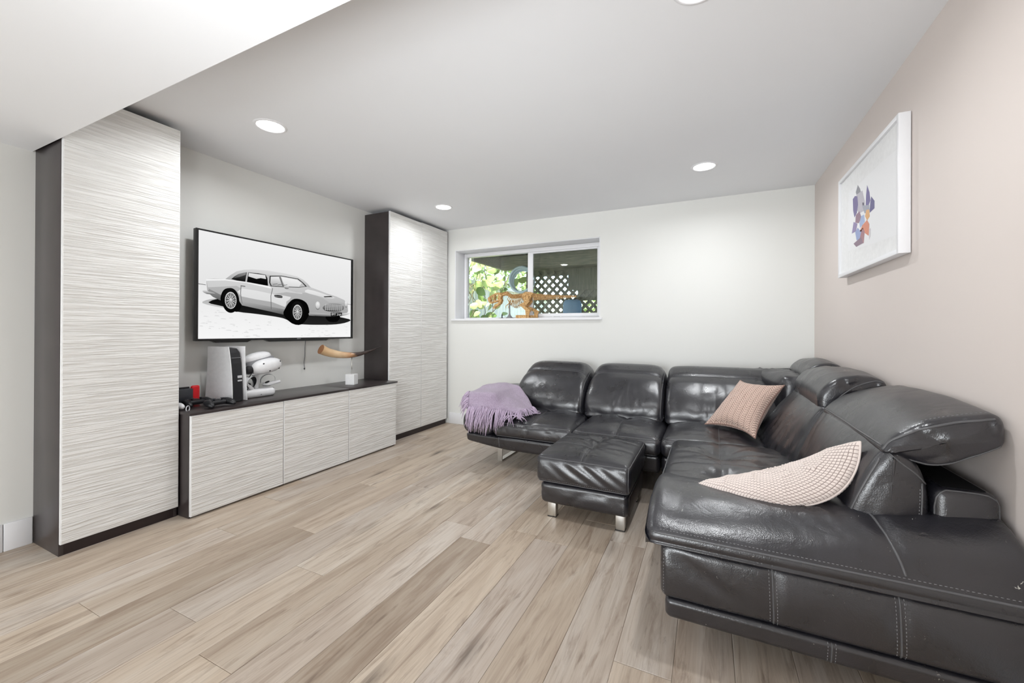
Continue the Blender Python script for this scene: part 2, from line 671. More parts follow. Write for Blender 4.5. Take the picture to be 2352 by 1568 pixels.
# pink herringbone cushion fabric
t = NT('pink_herringbone')
tc = t.n('ShaderNodeTexCoord')
sp = t.n('ShaderNodeSeparateXYZ')
t.l(tc.outputs['UV'], sp.inputs[0])
tri = t.math('PINGPONG', t.math('MULTIPLY', sp.outputs[0], 9.0), 0.5)
ph = t.math('ADD', t.math('MULTIPLY', sp.outputs[1], 27.0), t.math('MULTIPLY', tri, 2.6))
groove = t.math('PINGPONG', ph, 0.5)
gr = t.ramp(groove, [(0.04, (0, 0, 0)), (0.22, (1, 1, 1))])
edge = t.ramp(tri, [(0.02, (0.4,) * 3), (0.06, (1, 1, 1))])
hh = t.math('MULTIPLY', gr, edge)
nz = t.noise(t.coords(), 260, 3)
cc = t.mix(hh, srgb(128, 98, 88), srgb(220, 192, 177))
cc = t.mix(t.math('MULTIPLY', nz, 0.25), cc, srgb(190, 160, 146))
M['herring'] = t.bsdf(cc, 0.9, normal=t.bump(hh, 0.6, 0.004), spec=0.2, sheen=0.3)
# pale waffle cushion fabric
t = NT('pale_waffle')
tc = t.n('ShaderNodeTexCoord')
sp = t.n('ShaderNodeSeparateXYZ')
t.l(tc.outputs['UV'], sp.inputs[0])
a = t.math('PINGPONG', t.math('MULTIPLY', sp.outputs[0], 30.0), 0.5)
b = t.math('PINGPONG', t.math('MULTIPLY', sp.outputs[1], 30.0), 0.5)
mn = t.math('MINIMUM', a, b)
cre = t.ramp(mn, [(0.02, (0, 0, 0)), (0.14, (1, 1, 1))])
nz = t.noise(t.coords(), 420, 2)
cc = t.mix(cre, srgb(128, 110, 104), srgb(226, 213, 206))
M['waffle'] = t.bsdf(cc, 0.92, normal=t.bump(nz, 0.3, 0.002), spec=0.15, sheen=0.3)

t = NT('lilac_wool')
c = t.coords()
n1 = t.noise(c, 300, 3)
n2 = t.noise(c, 60, 2)
M['lilac'] = t.bsdf(t.ramp(n1, [(0.3, srgb(128, 110, 132)[:3]), (0.6, srgb(188, 172, 192)[:3])]), 0.95, normal=t.bump(n1, 0.6, 0.006), spec=0.1, sheen=0.4)
M['fringe'] = plain('lilac_yarn', srgb(190, 173, 194), 0.95, nscale=120, amt=0.15, spec=0.1)

M['lamp'] = None
t = NT('lit_diffuser')
M['lamp'] = t.bsdf((1, 1, 1, 1), 0.5, emit=(1, 0.98, 0.96, 1), estr=14.0)
# outdoors
def woodm(name, a, b, rough=0.8, sc=(30, 30, 2)):
    t = NT(name)
    n = t.noise(t.coords(scale=sc), 2, 4, 0.6)
    return t.bsdf(t.ramp(n, [(0.3, a), (0.7, b)]), rough, spec=0.2)
M['fence'] = woodm('weathered_fence', srgb(176, 180, 166)[:3], srgb(222, 224, 212)[:3])
M['lattice'] = woodm('grey_lattice', srgb(112, 112, 98)[:3], srgb(150, 148, 132)[:3])
M['deck'] = woodm('deck_timber', srgb(112, 114, 98)[:3], srgb(158, 154, 134)[:3], sc=(3, 30, 30))
M['ground'] = plain('garden_ground', srgb(150, 148, 130), 0.95, nscale=20, amt=0.3)
M['hose'] = plain('pale_blue_hose', srgb(196, 212, 220), 0.5)
M['barrel'] = plain('blue_barrel', srgb(96, 136, 168), 0.5)
t = NT('leaf')
oi = t.n('ShaderNodeObjectInfo')
M['leaf'] = t.bsdf(t.ramp(oi.outputs['Random'], [(0.0, srgb(96, 132, 60)[:3]), (0.5, srgb(150, 178, 92)[:3]), (1.0, srgb(196, 208, 140)[:3])]), 0.5)
M['shrub'] = plain('hedge_leaf', srgb(122, 146, 84), 0.7, nscale=9, amt=0.5)
M['stem'] = plain('vine_stem', srgb(126, 118, 84), 0.8)

# ------------------------------------------------------------------ room shell
XL, XR, YB, H = -3.286, 0.824, 4.285, 2.42
YF = -2.6           # the basement goes on behind the camera
SOF = 2.109         # lowered ceiling over the near part
YS = 0.862
WX0, WX1, WZ0, WZ1, WD = -2.855, -1.027, 1.305, 2.155, 0.26

def struct(o):
    o['kind'] = 'structure'
    return o

fl = struct(box('floor', XL - 0.1, XR + 0.1, YF - 0.1, YB + 0.1, -0.06, -0.004, M['joint']))
PW = 0.19
known = {0: 1.936, -1: None}
def plank(x0, x1, y0, y1, tint):
    g = 0.0006
    c = 0.0016
    x0 += g; x1 -= g; y0 += g; y1 -= g
    z = 0.0 + random.uniform(-0.0003, 0.0001)
    zb = -0.0045
    cx, cy = (x0 + x1) / 2, (y0 + y1) / 2
    v = [(x0, y0, zb), (x1, y0, zb), (x1, y1, zb), (x0, y1, zb),
         (x0, y0, z - c * 0.6), (x1, y0, z - c * 0.6), (x1, y1, z - c * 0.6), (x0, y1, z - c * 0.6),
         (x0 + c, y0 + c, z), (x1 - c, y0 + c, z), (x1 - c, y1 - c, z), (x0 + c, y1 - c, z)]
    f = [(0, 3, 2, 1), (8, 9, 10, 11)]
    for a in range(4):
        b = (a + 1) % 4
        f += [(a, b, 4 + b, 4 + a), (4 + a, 4 + b, 8 + b, 8 + a)]
    o = part('plank', np.array(v) - np.array((cx, cy, 0)), f, M['oak'], None)
    o.location = (cx, cy, 0)
    o.parent = fl
    o.color = (tint[0], tint[1], tint[2], 1)
TINTS = [(1, 1, 1), (0.97, 0.97, 0.99), (0.86, 0.83, 0.80), (1.0, 0.97, 0.93), (0.94, 0.91, 0.88), (0.88, 0.88, 0.90)]
DARK = (0.70, 0.66, 0.62)
GREY = (0.86, 0.85, 0.87)
# joints seen in the photograph, per row (row 0 starts at x = -1.24): list of (y, tint of the plank on the near side)
seen = {0: [(1.94, DARK)], -5: [(1.607, DARK)], 2: [(2.11, GREY)], -4: [(0.916, None)], -6: [(0.765, None)], 1: [(0.62, None)], 4: [(0.75, None)], -2: [(2.35, None)], -1: [(0.55, None), (2.7, None)]}
LEN = 1.52
for r in range(-12, 12):
    x0 = -1.245 + r * PW
    x1 = x0 + PW
    if x1 < XL or x0 > XR:
        continue
    x0, x1 = max(x0, XL), min(x1, XR)
    s = seen.get(r)
    y = s[0][0] if s else random.uniform(0, LEN)
    while y > YF:
        y -= LEN
    first = True
    ya = y
    while ya < YB:
        yb = ya + LEN
        tint = random.choice(TINTS)
        if s:
            for (yj, tn) in s:
                if tn and abs(yb - yj) < 0.05:
                    tint = tn
        if yb > YF:
            plank(x0, x1, max(ya, YF), min(yb, YB), tint)
        ya = yb

struct(box('wall_left', XL - 0.12, XL, YF, YB, -0.05, H + 0.1, M['wall']))
struct(box('wall_right', XR, XR + 0.12, YF, YB, -0.05, H + 0.1, M['wall_right']))
struct(box('wall_front', XL - 0.12, XR + 0.12, YF - 0.12, YF, -0.05, H + 0.1, M['wall']))
m = MB()
D = 0.30
m.box(XL - 0.12, WX0, YB, YB + D, -0.05, H + 0.1)
m.box(WX1, XR + 0.12, YB, YB + D, -0.05, H + 0.1)
m.box(WX0, WX1, YB, YB + D, -0.05, WZ0 - 0.02)
m.box(WX0, WX1, YB, YB + D, WZ1, H + 0.1)
struct(m.build('wall_back', M['wall']))
ce = struct(box('ceiling', XL - 0.12, XR + 0.12, YS, YB + 0.1, H, H + 0.1, M['ceiling']))
struct(box('soffit', XL - 0.12, XR + 0.12, YF, YS, SOF, H + 0.1, M['ceiling'], ce))

# baseboards
bb = struct(box('baseboard_back', -2.92, XR, YB - 0.014, YB, 0.0, 0.134, M['trim'], b=0.003))
bl = struct(box('baseboard_left', XL, XL + 0.013, YF, 0.765, 0.0, 0.142, M['trim'], b=0.003))
struct(box('board', XL, XL + 0.014, 0.768, 0.868, 0.0, 0.142, M['trim'], bl, b=0.003))
struct(box('baseboard_right', XR - 0.014, XR, YF, YB - 0.015, 0.0, 0.134, M['trim'], b=0.003))

# window: lined opening, sill, slider frame with two panes
wi = bpy.data.objects.new('window_1', None)
COL.objects.link(wi)
wi['kind'] = 'structure'
ROOT['window_1'] = Vector((0, 0, 0))
YG = YB + 0.20
def wpart(name, *a, mat=None, b=0.003):
    return struct(box(name, *a, mat or M['trim'], wi, b=b))
wpart('jamb', WX0, WX0 + 0.012, YB + 0.001, YG, WZ0, WZ1)
wpart('jamb', WX1 - 0.012, WX1, YB + 0.001, YG, WZ0, WZ1)
wpart('head', WX0 + 0.012, WX1 - 0.012, YB + 0.001, YG, WZ1 - 0.010, WZ1, mat=M['ceiling'])
wpart('sill', WX0 - 0.035, WX1 + 0.022, YB - 0.028, YB, WZ0 - 0.026, WZ0 - 0.004)
wpart('sill_board', WX0, WX1, YB, YG + 0.06, WZ0 - 0.02, WZ0)
# outer frame
fx0, fx1, fz0, fz1 = WX0 + 0.012, WX1 - 0.012, WZ0, WZ1 - 0.012
wpart('frame_side', fx0, fx0 + 0.035, YG, YG + 0.07, fz0, fz1)
wpart('frame_side', fx1 - 0.035, fx1, YG, YG + 0.07, fz0, fz1)
wpart('frame_head', fx0 + 0.035, fx1 - 0.035, YG, YG + 0.07, fz1 - 0.045, fz1)
wpart('frame_foot', fx0 + 0.035, fx1 - 0.035, YG, YG + 0.07, fz0, fz0 + 0.018)
# sliding sash on the right
sx0, sx1 = -1.945, fx1 - 0.036
wpart('sash_stile', sx0, sx0 + 0.062, YG + 0.004, YG + 0.034, fz0 + 0.02, fz1 - 0.046)
wpart('sash_stile', sx1 - 0.035, sx1, YG + 0.004, YG + 0.034, fz0 + 0.02, fz1 - 0.046)
wpart('sash_rail', sx0 + 0.062, sx1 - 0.035, YG + 0.004, YG + 0.034, fz1 - 0.066, fz1 - 0.046)
wpart('sash_rail', sx0 + 0.062, sx1 - 0.035, YG + 0.004, YG + 0.034, fz0 + 0.02, fz0 + 0.058)
wpart('fixed_stile', sx0 - 0.02, sx0 + 0.03, YG + 0.038, YG + 0.062, fz0 + 0.019, fz1 - 0.046)
struct(box('pane', fx0 + 0.036, sx0 - 0.0, YG + 0.046, YG + 0.050, fz0 + 0.019, fz1 - 0.046, M['glass'], wi))
struct(box('pane', sx0 + 0.063, sx1 - 0.036, YG + 0.017, YG + 0.021, fz0 + 0.059, fz1 - 0.067, M['glass'], wi))

# ------------------------------------------------------------------ recessed ceiling lights
for (lx, ly, lab) in ((-2.455, 1.632, 'round recessed ceiling light above the television'),
                      (-2.445, 3.458, 'round recessed ceiling light in front of the right tall cabinet'),
                      (-0.031, 3.45, 'round recessed ceiling light over the corner of the black sofa'),
                      (-0.036, 1.635, 'round recessed ceiling light cut off by the top of the photo')):
    tl = thing('ceiling_light', lab, 'light', (lx, ly, H), 'recessed ceiling lights')
    v, f = latheg([(0.074, -0.001), (0.078, -0.006), (0.088, -0.006), (0.094, 0.0)], (lx, ly, H), 40)
    part('trim_ring', v, f[:-2], M['trim'], tl, smooth=True)
    v, f = latheg([(0.001, -0.0035), (0.074, -0.0030), (0.075, -0.001)], (lx, ly, H), 40)
    part('diffuser', v, f, M['lamp'], tl)
    lamp('ceiling_light_beam', 'AREA', 10.5, (lx, ly, H - 0.012), (0, 0, -1), size=0.10, spread=math.radians(165), color=(0.95, 0.975, 1.0)).parent = None

# ------------------------------------------------------------------ tall and low cabinets
def door(name, x0, x1, y0, y1, z0, z1, root):
    d = box(name, x0, x1 - 0.003, y0, y1, z0, z1, M['door_edge'], root, b=0.0015)
    box('textured_face', x1 - 0.003, x1, y0 + 0.004, y1 - 0.004, z0 + 0.004, z1 - 0.004, M['wavy'], d)
    return d

def tall(label, y0, y1, xf, seams, top):
    t = thing('tall_cabinet', label, 'cabinet', (XL, (y0 + y1) / 2, 0), 'tall cabinets')
    g = 0.004
    xb = xf - 0.022
    box('side_panel', XL + 0.002, xb, y0, y0 + 0.018, 0, top - 0.004, M['dark_lam'], t, b=0.001)
    box('side_panel', XL + 0.002, xb, y1 - 0.018, y1, 0, top - 0.004, M['dark_lam'], t, b=0.001)
    box('back_panel', XL + 0.002, XL + 0.01, y0 + 0.018, y1 - 0.018, 0.06, top - 0.004, M['dark_lam'], t)
    box('top_panel', XL + 0.01, xb, y0 + 0.018, y1 - 0.018, top - 0.024, top - 0.006, M['dark_lam'], t)
    box('bottom_panel', XL + 0.01, xb, y0 + 0.018, y1 - 0.018, 0.06, 0.078, M['dark_lam'], t)
    box('plinth', xb - 0.018, xb - 0.002, y0 + 0.018, y1 - 0.018, 0, 0.06, M['plinth'], t)
    ys = [y0] + seams + [y1]
    for i in range(len(ys) - 1):
        door('door', xb + 0.002, xf, ys[i] + 0.001, ys[i + 1] - 0.001, 0.062, top + (0.006 if i % 2 else 0.0), t)
    return t
tall('tall cabinet with one white ribbed door, left of the television', 0.872, 1.383, -2.937, [], 2.378)
tall('tall cabinet with two white ribbed doors, right of the television', 3.222, 4.245, -2.937, [3.737], 2.380)

LX = -2.828
SE = [1.392, 1.996, 2.605, 3.206]
for i, lab in enumerate(('low cabinet with white ribbed door under the game console, beside left tall cabinet',
                         'low cabinet with white ribbed door, middle one of the row under the television',
                         'low cabinet with white ribbed door below the mounted horn')):
    t = thing('low_cabinet', lab, 'cabinet', (XL, (SE[i] + SE[i + 1]) / 2, 0), 'low cabinets under the television')
    y0, y1 = SE[i] + 0.001, SE[i + 1] - 0.001
    xb = LX - 0.022
    box('side_panel', XL + 0.002, xb, y0, y0 + 0.016, 0.0, 0.628, M['dark_lam'], t, b=0.001)
    box('side_panel', XL + 0.002, xb, y1 - 0.016, y1, 0.0, 0.628, M['dark_lam'], t, b=0.001)
    box('bottom_panel', XL + 0.002, xb, y0 + 0.016, y1 - 0.016, 0.05, 0.066, M['dark_lam'], t)
    box('back_panel', XL + 0.002, XL + 0.01, y0 + 0.016, y1 - 0.016, 0.066, 0.628, M['dark_lam'], t)
    box('plinth', xb - 0.03, xb - 0.014, y0 + 0.016, y1 - 0.016, 0.0, 0.05, M['plinth'], t)
    door('door', xb + 0.002, LX, y0 + 0.001, y1 - 0.001, 0.012, 0.627, t)
TOPZ = 0.645
wt = thing('worktop', 'long dark brown worktop lying across the three low cabinets', 'worktop', (XL, 2.3, 0.629))
box('top_slab', XL + 0.002, LX + 0.004, 1.386, 2.603, 0.6285, TOPZ, M['dark_lam'], wt, b=0.0015)
box('top_slab', XL + 0.002, LX + 0.004, 2.604, 3.219, 0.6285, TOPZ - 0.001, M['dark_lam'], wt, b=0.0015)

# ------------------------------------------------------------------ television
tv = thing('television', 'large flat television on the wall showing a silver vintage car', 'television', (XL, 2.27, 1.464))
TX = -3.168
ty0, ty1, tz0, tz1 = 1.583, 2.958, 1.074, 1.853
m = MB()
m.box(TX - 0.035, TX - 0.004, ty0, ty1, tz0, tz1, 0.004)
m.build('casing', M['tv_black'], tv, smooth=True, sharp=35)
m = MB()
py0, py1, pz0, pz1 = 1.5994, 2.9349, 1.0895, 1.8422
m.box(TX - 0.005, TX + 0.001, ty0, py0, tz0, tz1)
m.box(TX - 0.005, TX + 0.001, py1 + 0.006, ty1, tz0, tz1)
m.box(TX - 0.005, TX + 0.001, py0, py1 + 0.006, tz0, pz0)
m.box(TX - 0.005, TX + 0.001, py0, py1 + 0.006, pz1, tz1)
m.build('bezel', M['tv_black'], tv)
m = MB()
for a, b in ((0.075, 0.28), (0.36, 0.80)):
    A, B = ty0 + (ty1 - ty0) * a, ty0 + (ty1 - ty0) * b
    v, f = plateg([(A, tz0), (B, tz0), (B - 0.03, tz0 - 0.014), (A + 0.03, tz0 - 0.014)], 0.03, lambda y, z, t: (TX - 0.02 + t, y, z))
    m.add(v, f)
m.build('speaker_bar', M['tv_black'], tv)
m = MB()
m.box(TX - 0.075, TX - 0.035, 1.85, 2.70, 1.20, 1.72, 0.01)
m.box(XL + 0.001, TX - 0.07, 2.05, 2.45, 1.25, 1.65, 0.004)
m.build('wall_bracket', M['black'], tv)
tube('power_cable', catmull([(XL + 0.03, 2.505, 1.10), (XL + 0.02, 2.503, 1.00), (XL + 0.014, 2.507, 0.92), (XL + 0.014, 2.500, 0.862), (XL + 0.014, 2.504, 0.81)], 6), 0.0032, M['grey'], tv)
v, f = ellg((XL + 0.014, 2.504, 0.808), (0.006, 0.006, 0.010), 8, 6)
part('cable_tip', v, f, M['black'], tv, smooth=True)

def text_mesh(name, txt, height, org, ax, up, mat, parent, thick=0.0008, width=None):
    """lettering as a thin mesh; org is the lower left corner"""
    cu = bpy.data.curves.new(name, 'FONT')
    cu.body = txt
    cu.size = 1.0
    cu.extrude = 0.0
    cu.resolution_u = 3
    tmp = bpy.data.objects.new(name, cu)
    COL.objects.link(tmp)
    dg = bpy.context.evaluated_depsgraph_get()
    me = tmp.evaluated_get(dg).to_mesh()
    V = np.array([tuple(p.co) for p in me.vertices])
    F = [tuple(p.vertices) for p in me.polygons]
    tmp.evaluated_get(dg).to_mesh_clear()
    bpy.data.objects.remove(tmp)
    bpy.data.curves.remove(cu)
    V[:, :2] -= V[:, :2].min(axis=0)
    s = height / V[:, 1].max()
    sx = s if width is None else width / V[:, 0].max()
    ax, up = Vector(ax).normalized(), Vector(up).normalized()
    nrm = ax.cross(up)
    out = [tuple(Vector(org) + ax * (p[0] * sx) + up * (p[1] * s) + nrm * thick) for p in V]
    return out, F
v, f = text_mesh('t', 'SONY', 0.0075, (TX + 0.001, 2.352, 1.0782), (0, 1, 0), (0, 0, 1), None, None, 0.0006, width=0.036)
part('maker_lettering', v, f, M['silver'], tv)

# the picture on the screen, in thousandths of its width and height
PL, PV, PF, PC = 0, [], [], []
def shade(c):
    return c if len(c) == 4 else (*c, 1)
def poly(pts, col, col2=None, smooth=1):
    """filled polygon, vertical tone from col (top) to col2 (bottom)"""
    global PL
    P = np.array(pts, float)
    if smooth > 1:
        P = catmull(P, smooth, closed=True)
    za, zb = P[:, 1].max(), P[:, 1].min()
    bm = bmesh.new()
    vs = [bm.verts.new((p[0], p[1], 0)) for p in P]
    try:
        fc = bm.faces.new(vs)
        bmesh.ops.triangulate(bm, faces=[fc])
    except ValueError:
        bm.free(); return
    bm.verts.index_update()
    n = len(PV)
    PL += 1
    for p in bm.verts:
        t_ = (za - p.co.y) / max(1e-6, za - zb)
        c = col if col2 is None else tuple(col[i] * (1 - t_) + col2[i] * t_ for i in range(3))
        PC.append(shade(c))
        PV.append((TX - 0.0037 + PL * 0.000012, py0 + (py1 - py0) * p.co.x / 1000, pz0 + (pz1 - pz0) * p.co.y / 1000))
    for q in bm.faces:
        PF.append(tuple(p.index + n for p in q.verts))
    bm.free()
def disc(c, rx, rz, col, col2=None, n=24):
    poly([(c[0] + rx * math.cos(2 * PI * i / n), c[1] + rz * math.sin(2 * PI * i / n)) for i in range(n)], col, col2)
def g(v):
    return srgb(v, v, v)[:3]
poly([(0, 0), (1000, 0), (1000, 423), (0, 506)], g(236), g(252))
poly([(0, 506), (1000, 423), (1000, 1000), (0, 1000)], g(244), g(232))
poly([(0, 508), (37, 503), (37, 499), (0, 503)], g(40))
poly([(970, 427), (1000, 424), (1000, 420), (970, 423)], g(60))
random.seed(3)
for i in range(150):   # grain of the studio floor
    x, z = random.uniform(0, 990), random.uniform(8, 330)
    wdt = random.uniform(6, 34)
    if z < 330 - x * 0.10:
        tone = random.choice((232, 226, 236, 222))
        poly([(x, z), (x + wdt, z - 2), (x + wdt * 0.8, z + 5), (x + wdt * 0.2, z + 6)], g(tone))
poly([(20, 330), (60, 372), (160, 395), (250, 370), (200, 300), (120, 296)], g(176), g(205), 3)
poly([(48, 341), (127, 307), (193, 265), (313, 248), (468, 215), (534, 163), (623, 150), (738, 150), (870, 160), (965, 190), (985, 232), (738, 283), (421, 337), (164, 398)], g(3), g(38), 3)
body = [(37, 555), (73, 569), (131, 574), (161, 624), (191, 664), (230, 689), (280, 705), (364, 715), (478, 710), (563, 694), (605, 668), (640, 625), (664, 585), (730, 562), (790, 536), (869, 510), (940, 474), (968, 420), (974, 335), (957, 282), (885, 266), (766, 253), (669, 257), (610, 263), (571, 392), (539, 429), (509, 395), (485, 333), (471, 254), (388, 281), (221, 330), (207, 368), (192, 437), (164, 485), (131, 480), (113, 434), (108, 365), (70, 394), (43, 436)]
poly(body, g(196), g(168))
poly([(37, 555), (73, 569), (131, 574), (240, 568), (376, 551), (480, 552), (600, 556), (600, 500), (490, 505), (400, 470), (390, 420), (250, 470), (190, 520), (120, 500), (46, 480)], g(214), g(206))
poly([(215, 420), (395, 385), (480, 340), (490, 400), (520, 455), (400, 470), (220, 500)], g(232), g(222), 2)
poly([(43, 436), (70, 394), (108, 365), (111, 417), (52, 466)], g(150), g(95))
poly([(207, 377), (388, 333), (476, 313), (471, 254), (388, 281), (221, 330)], g(178), g(84))
poly([(37, 555), (131, 574), (240, 568), (376, 551), (392, 534), (387, 528), (240, 560), (131, 562), (37, 540)], g(248))
poly([(600, 590), (664, 588), (730, 562), (790, 536), (869, 510), (940, 474), (964, 430), (916, 436), (809, 428), (760, 470), (700, 500), (640, 520), (560, 512), (500, 530), (480, 553)], g(206), g(188))
poly([(640, 560), (730, 540), (800, 512), (860, 490), (800, 480), (700, 500), (620, 525)], g(238), g(222), 2)
poly([(131, 574), (161, 624), (191, 664), (230, 689), (280, 705), (364, 715), (478, 710), (563, 694), (605, 668), (640, 625), (664, 585), (640, 588), (610, 640), (580, 668), (449, 679), (381, 669), (260, 671), (230, 664), (191, 631), (163, 581)], g(224), g(176))
poly([(162, 581), (177, 608), (201, 640), (246, 668), (238, 571), (192, 573)], g(70), g(6))
poly([(170, 590), (201, 638), (242, 664), (240, 640), (205, 610)], g(150), g(70))
poly([(255, 668), (311, 672), (356, 668), (367, 633), (371, 553), (311, 561), (247, 570)], g(20), g(4))
poly([(257, 664), (354, 663), (359, 622), (327, 626), (301, 612), (255, 628)], g(236), g(214))
poly([(381, 662), (455, 680), (570, 671), (606, 632), (634, 592), (577, 571), (478, 558), (388, 550), (378, 590)], g(20), g(30))
poly([(387, 655), (455, 673), (566, 664), (600, 628), (622, 592), (577, 577), (478, 564), (393, 557), (385, 590)], g(206), g(190))
poly([(389, 652), (440, 662), (452, 610), (469, 566), (392, 558), (387, 592)], g(240), g(170))
poly([(455, 668), (563, 656), (596, 626), (576, 578), (484, 568), (466, 612)], g(246), g(222))
poly([(440, 664), (450, 667), (474, 566), (462, 566)], g(120))
for k in range(3):
    poly([(400 + k * 30, 575), (430 + k * 32, 590), (432 + k * 32, 586), (402 + k * 30, 571)], g(90))
poly([(213, 529), (210, 449), (219, 350), (222, 350), (214, 449), (217, 529)], g(120))
poly([(398, 534), (387, 447), (390, 305), (394, 305), (391, 447), (402, 534)], g(110))
poly([(212, 529), (238, 527), (238, 519), (213, 521)], g(90))
poly([(412, 462), (455, 462), (464, 450), (458, 435), (415, 441)], g(12), None, 2)
poly([(410, 452), (462, 449), (462, 446), (410, 449)], g(220))
# wheel arches and wheels
poly([(108, 365), (113, 434), (131, 480), (164, 490), (192, 440), (207, 368), (216, 316), (193, 262), (132, 300)], g(10), None, 3)
poly([(471, 254), (485, 333), (509, 395), (545, 438), (600, 432), (640, 380), (650, 264), (597, 152), (528, 160)], g(6), None, 3)
for (cx_, cz_, rx, rz) in ((160, 372, 45, 122), (566, 288, 48, 126)):
    disc((cx_, cz_), rx, rz, g(18), g(6), 32)
    disc((cx_, cz_), rx * 0.68, rz * 0.68, g(226), g(196), 32)
    disc((cx_, cz_), rx * 0.60, rz * 0.60, g(70), g(54), 32)
    for k in range(22):
        a = 2 * PI * k / 22
        a2 = a + 0.28 * (1 if k % 2 else -1)
        p0 = (cx_ + rx * 0.10 * math.cos(a), cz_ + rz * 0.10 * math.sin(a))
        p1 = (cx_ + rx * 0.63 * math.cos(a2), cz_ + rz * 0.63 * math.sin(a2))
        dx, dz = -math.sin(a2) * 1.1, math.cos(a2) * 2.4
        poly([(p0[0] - dx, p0[1] - dz), (p1[0] - dx, p1[1] - dz), (p1[0] + dx, p1[1] + dz), (p0[0] + dx, p0[1] + dz)], g(222))
    disc((cx_, cz_), rx * 0.16, rz * 0.16, g(240), g(150), 14)
poly([(781, 258), (901, 266), (890, 215), (868, 190), (820, 188), (796, 205)], g(8), None, 2)
# nose: plain oval grille, lamps, bumpers
poly([(755, 360), (790, 404), (840, 418), (900, 418), (936, 388), (920, 334), (850, 318), (780, 322)], g(150), g(60), 3)
for k in range(9):
    x = 778 + k * 17
    poly([(x, 330), (x + 3, 330), (x + 5, 408), (x + 2, 408)], g(226))
for k in range(4):
    poly([(770, 338 + k * 19), (925, 342 + k * 19), (925, 345 + k * 19), (770, 341 + k * 19)], g(205))
disc((716, 378), 20, 50, g(235), g(120)); disc((716, 378), 14, 36, g(250), g(190))
disc((955, 424), 14, 46, g(235), g(120)); disc((955, 424), 9, 34, g(250), g(190))
poly([(655, 288), (766, 290), (825, 286), (917, 298), (985, 318), (990, 300), (917, 268), (766, 253), (660, 262)], g(244), g(70), 2)
poly([(19, 440), (35, 457), (48, 442), (76, 434), (80, 418), (40, 417)], g(246), g(90), 2)
poly([(762, 497), (824, 509), (839, 498), (769, 487)], g(16))
poly([(472, 572), (500, 577), (504, 545), (480, 540)], g(230), g(90), 2)
poly([(822, 305), (919, 312), (918, 266), (823, 258)], g(14))
part('screen_picture', PV, PF, M['screen'], tv, vcol=PC)
v, f = text_mesh('t', 'BMT 216A', 0.022, (TX - 0.0037 + (PL + 3) * 0.000012, py0 + (py1 - py0) * 0.830, pz0 + (pz1 - pz0) * 0.271), (0, 1, 0), (0, 0, 1), None, None, 0.0, width=0.112)
part('plate_lettering', v, f, M['screen'], tv, vcol=[(0.8, 0.8, 0.8, 1)] * len(v))

# ------------------------------------------------------------------ things on the worktop
# game console: white curved shells round a dark core
gc = thing('game_console', 'upright white game console with dark core beside the headset stand', 'game console', (-3.09, 1.745, TOPZ))
CA = math.radians(9)
def gcp(d, wd, z):      # d along the depth to the front, wd across, z up
    return (-3.10 + d * math.cos(CA) - wd * math.sin(CA), 1.745 + d * math.sin(CA) + wd * math.cos(CA), TOPZ + z)
def shell(sgn):
    V, F = [], []
    nd, nz = 10, 16
    for layer in (0, 1):
        for j in range(nz + 1):
            z = 0.006 + 0.384 * j / nz
            u = j / nz
            half = 0.125 - 0.030 * u ** 1.4           # shell narrows towards the top
            for i in range(nd + 1):
                s_ = -1 + 2 * i / nd
                d = s_ * half + 0.004
                wv = 0.040 + 0.012 * u ** 3 + 0.006 * (1 - u) ** 2 + 0.007 * s_ ** 2
                wv = wv + (0.006 if layer else 0)
                V.append(gcp(d, sgn * wv, z))
    n = (nd + 1) * (nz + 1)
    for l in (0, 1):
        for j in range(nz):
            for i in range(nd):
                a = l * n + j * (nd + 1) + i
                F.append((a, a + 1, a + nd + 2, a + nd + 1))
    for j in range(nz):
        for i in (0, nd):
            a = j * (nd + 1) + i
            F.append((a, a + nd + 1, n + a + nd + 1, n + a))
    for i in range(nd):
        for j in (0, nz):
            a = j * (nd + 1) + i
            F.append((a, a + 1, n + a + 1, n + a))
    return fixnormals(np.array(V), F)
for s_ in (-1, 1):
    v, f = shell(s_)
    part('shell', v, f, M['white'], gc, smooth=True, sharp=40)
out = [(-0.105, 0.004), (0.112, 0.004), (0.104, 0.15), (0.095, 0.27), (0.080, 0.345), (0.050, 0.374), (0.0, 0.380), (-0.06, 0.376), (-0.090, 0.36)]
v, f = plateg(out, 0.076, lambda d, z, tt: gcp(d, tt, z))
v, f = fixnormals(np.array(v), f)
part('core', v, f, M['black'], gc)
m = MB()
v, f = boxg(-0.004, 0.004, -0.016, 0.016, -0.009, 0.009, 0.002)
m.add([gcp(0.105 + p[0], 0.018 + p[1], 0.175 + p[2]) for p in v], f)
m.add([gcp(0.105 + p[0], 0.018 + p[1], 0.148 + p[2] * 0.6) for p in v], f)
m.build('port', M['silver'], gc)
m = MB()
v, f = boxg(-0.002, 0.002, -0.036, 0.036, -0.002, 0.002)
m.add([gcp(0.093 + p[0], p[1], 0.31 + p[2]) for p in v], f)
m.build('trim_line', M['grey'], gc)

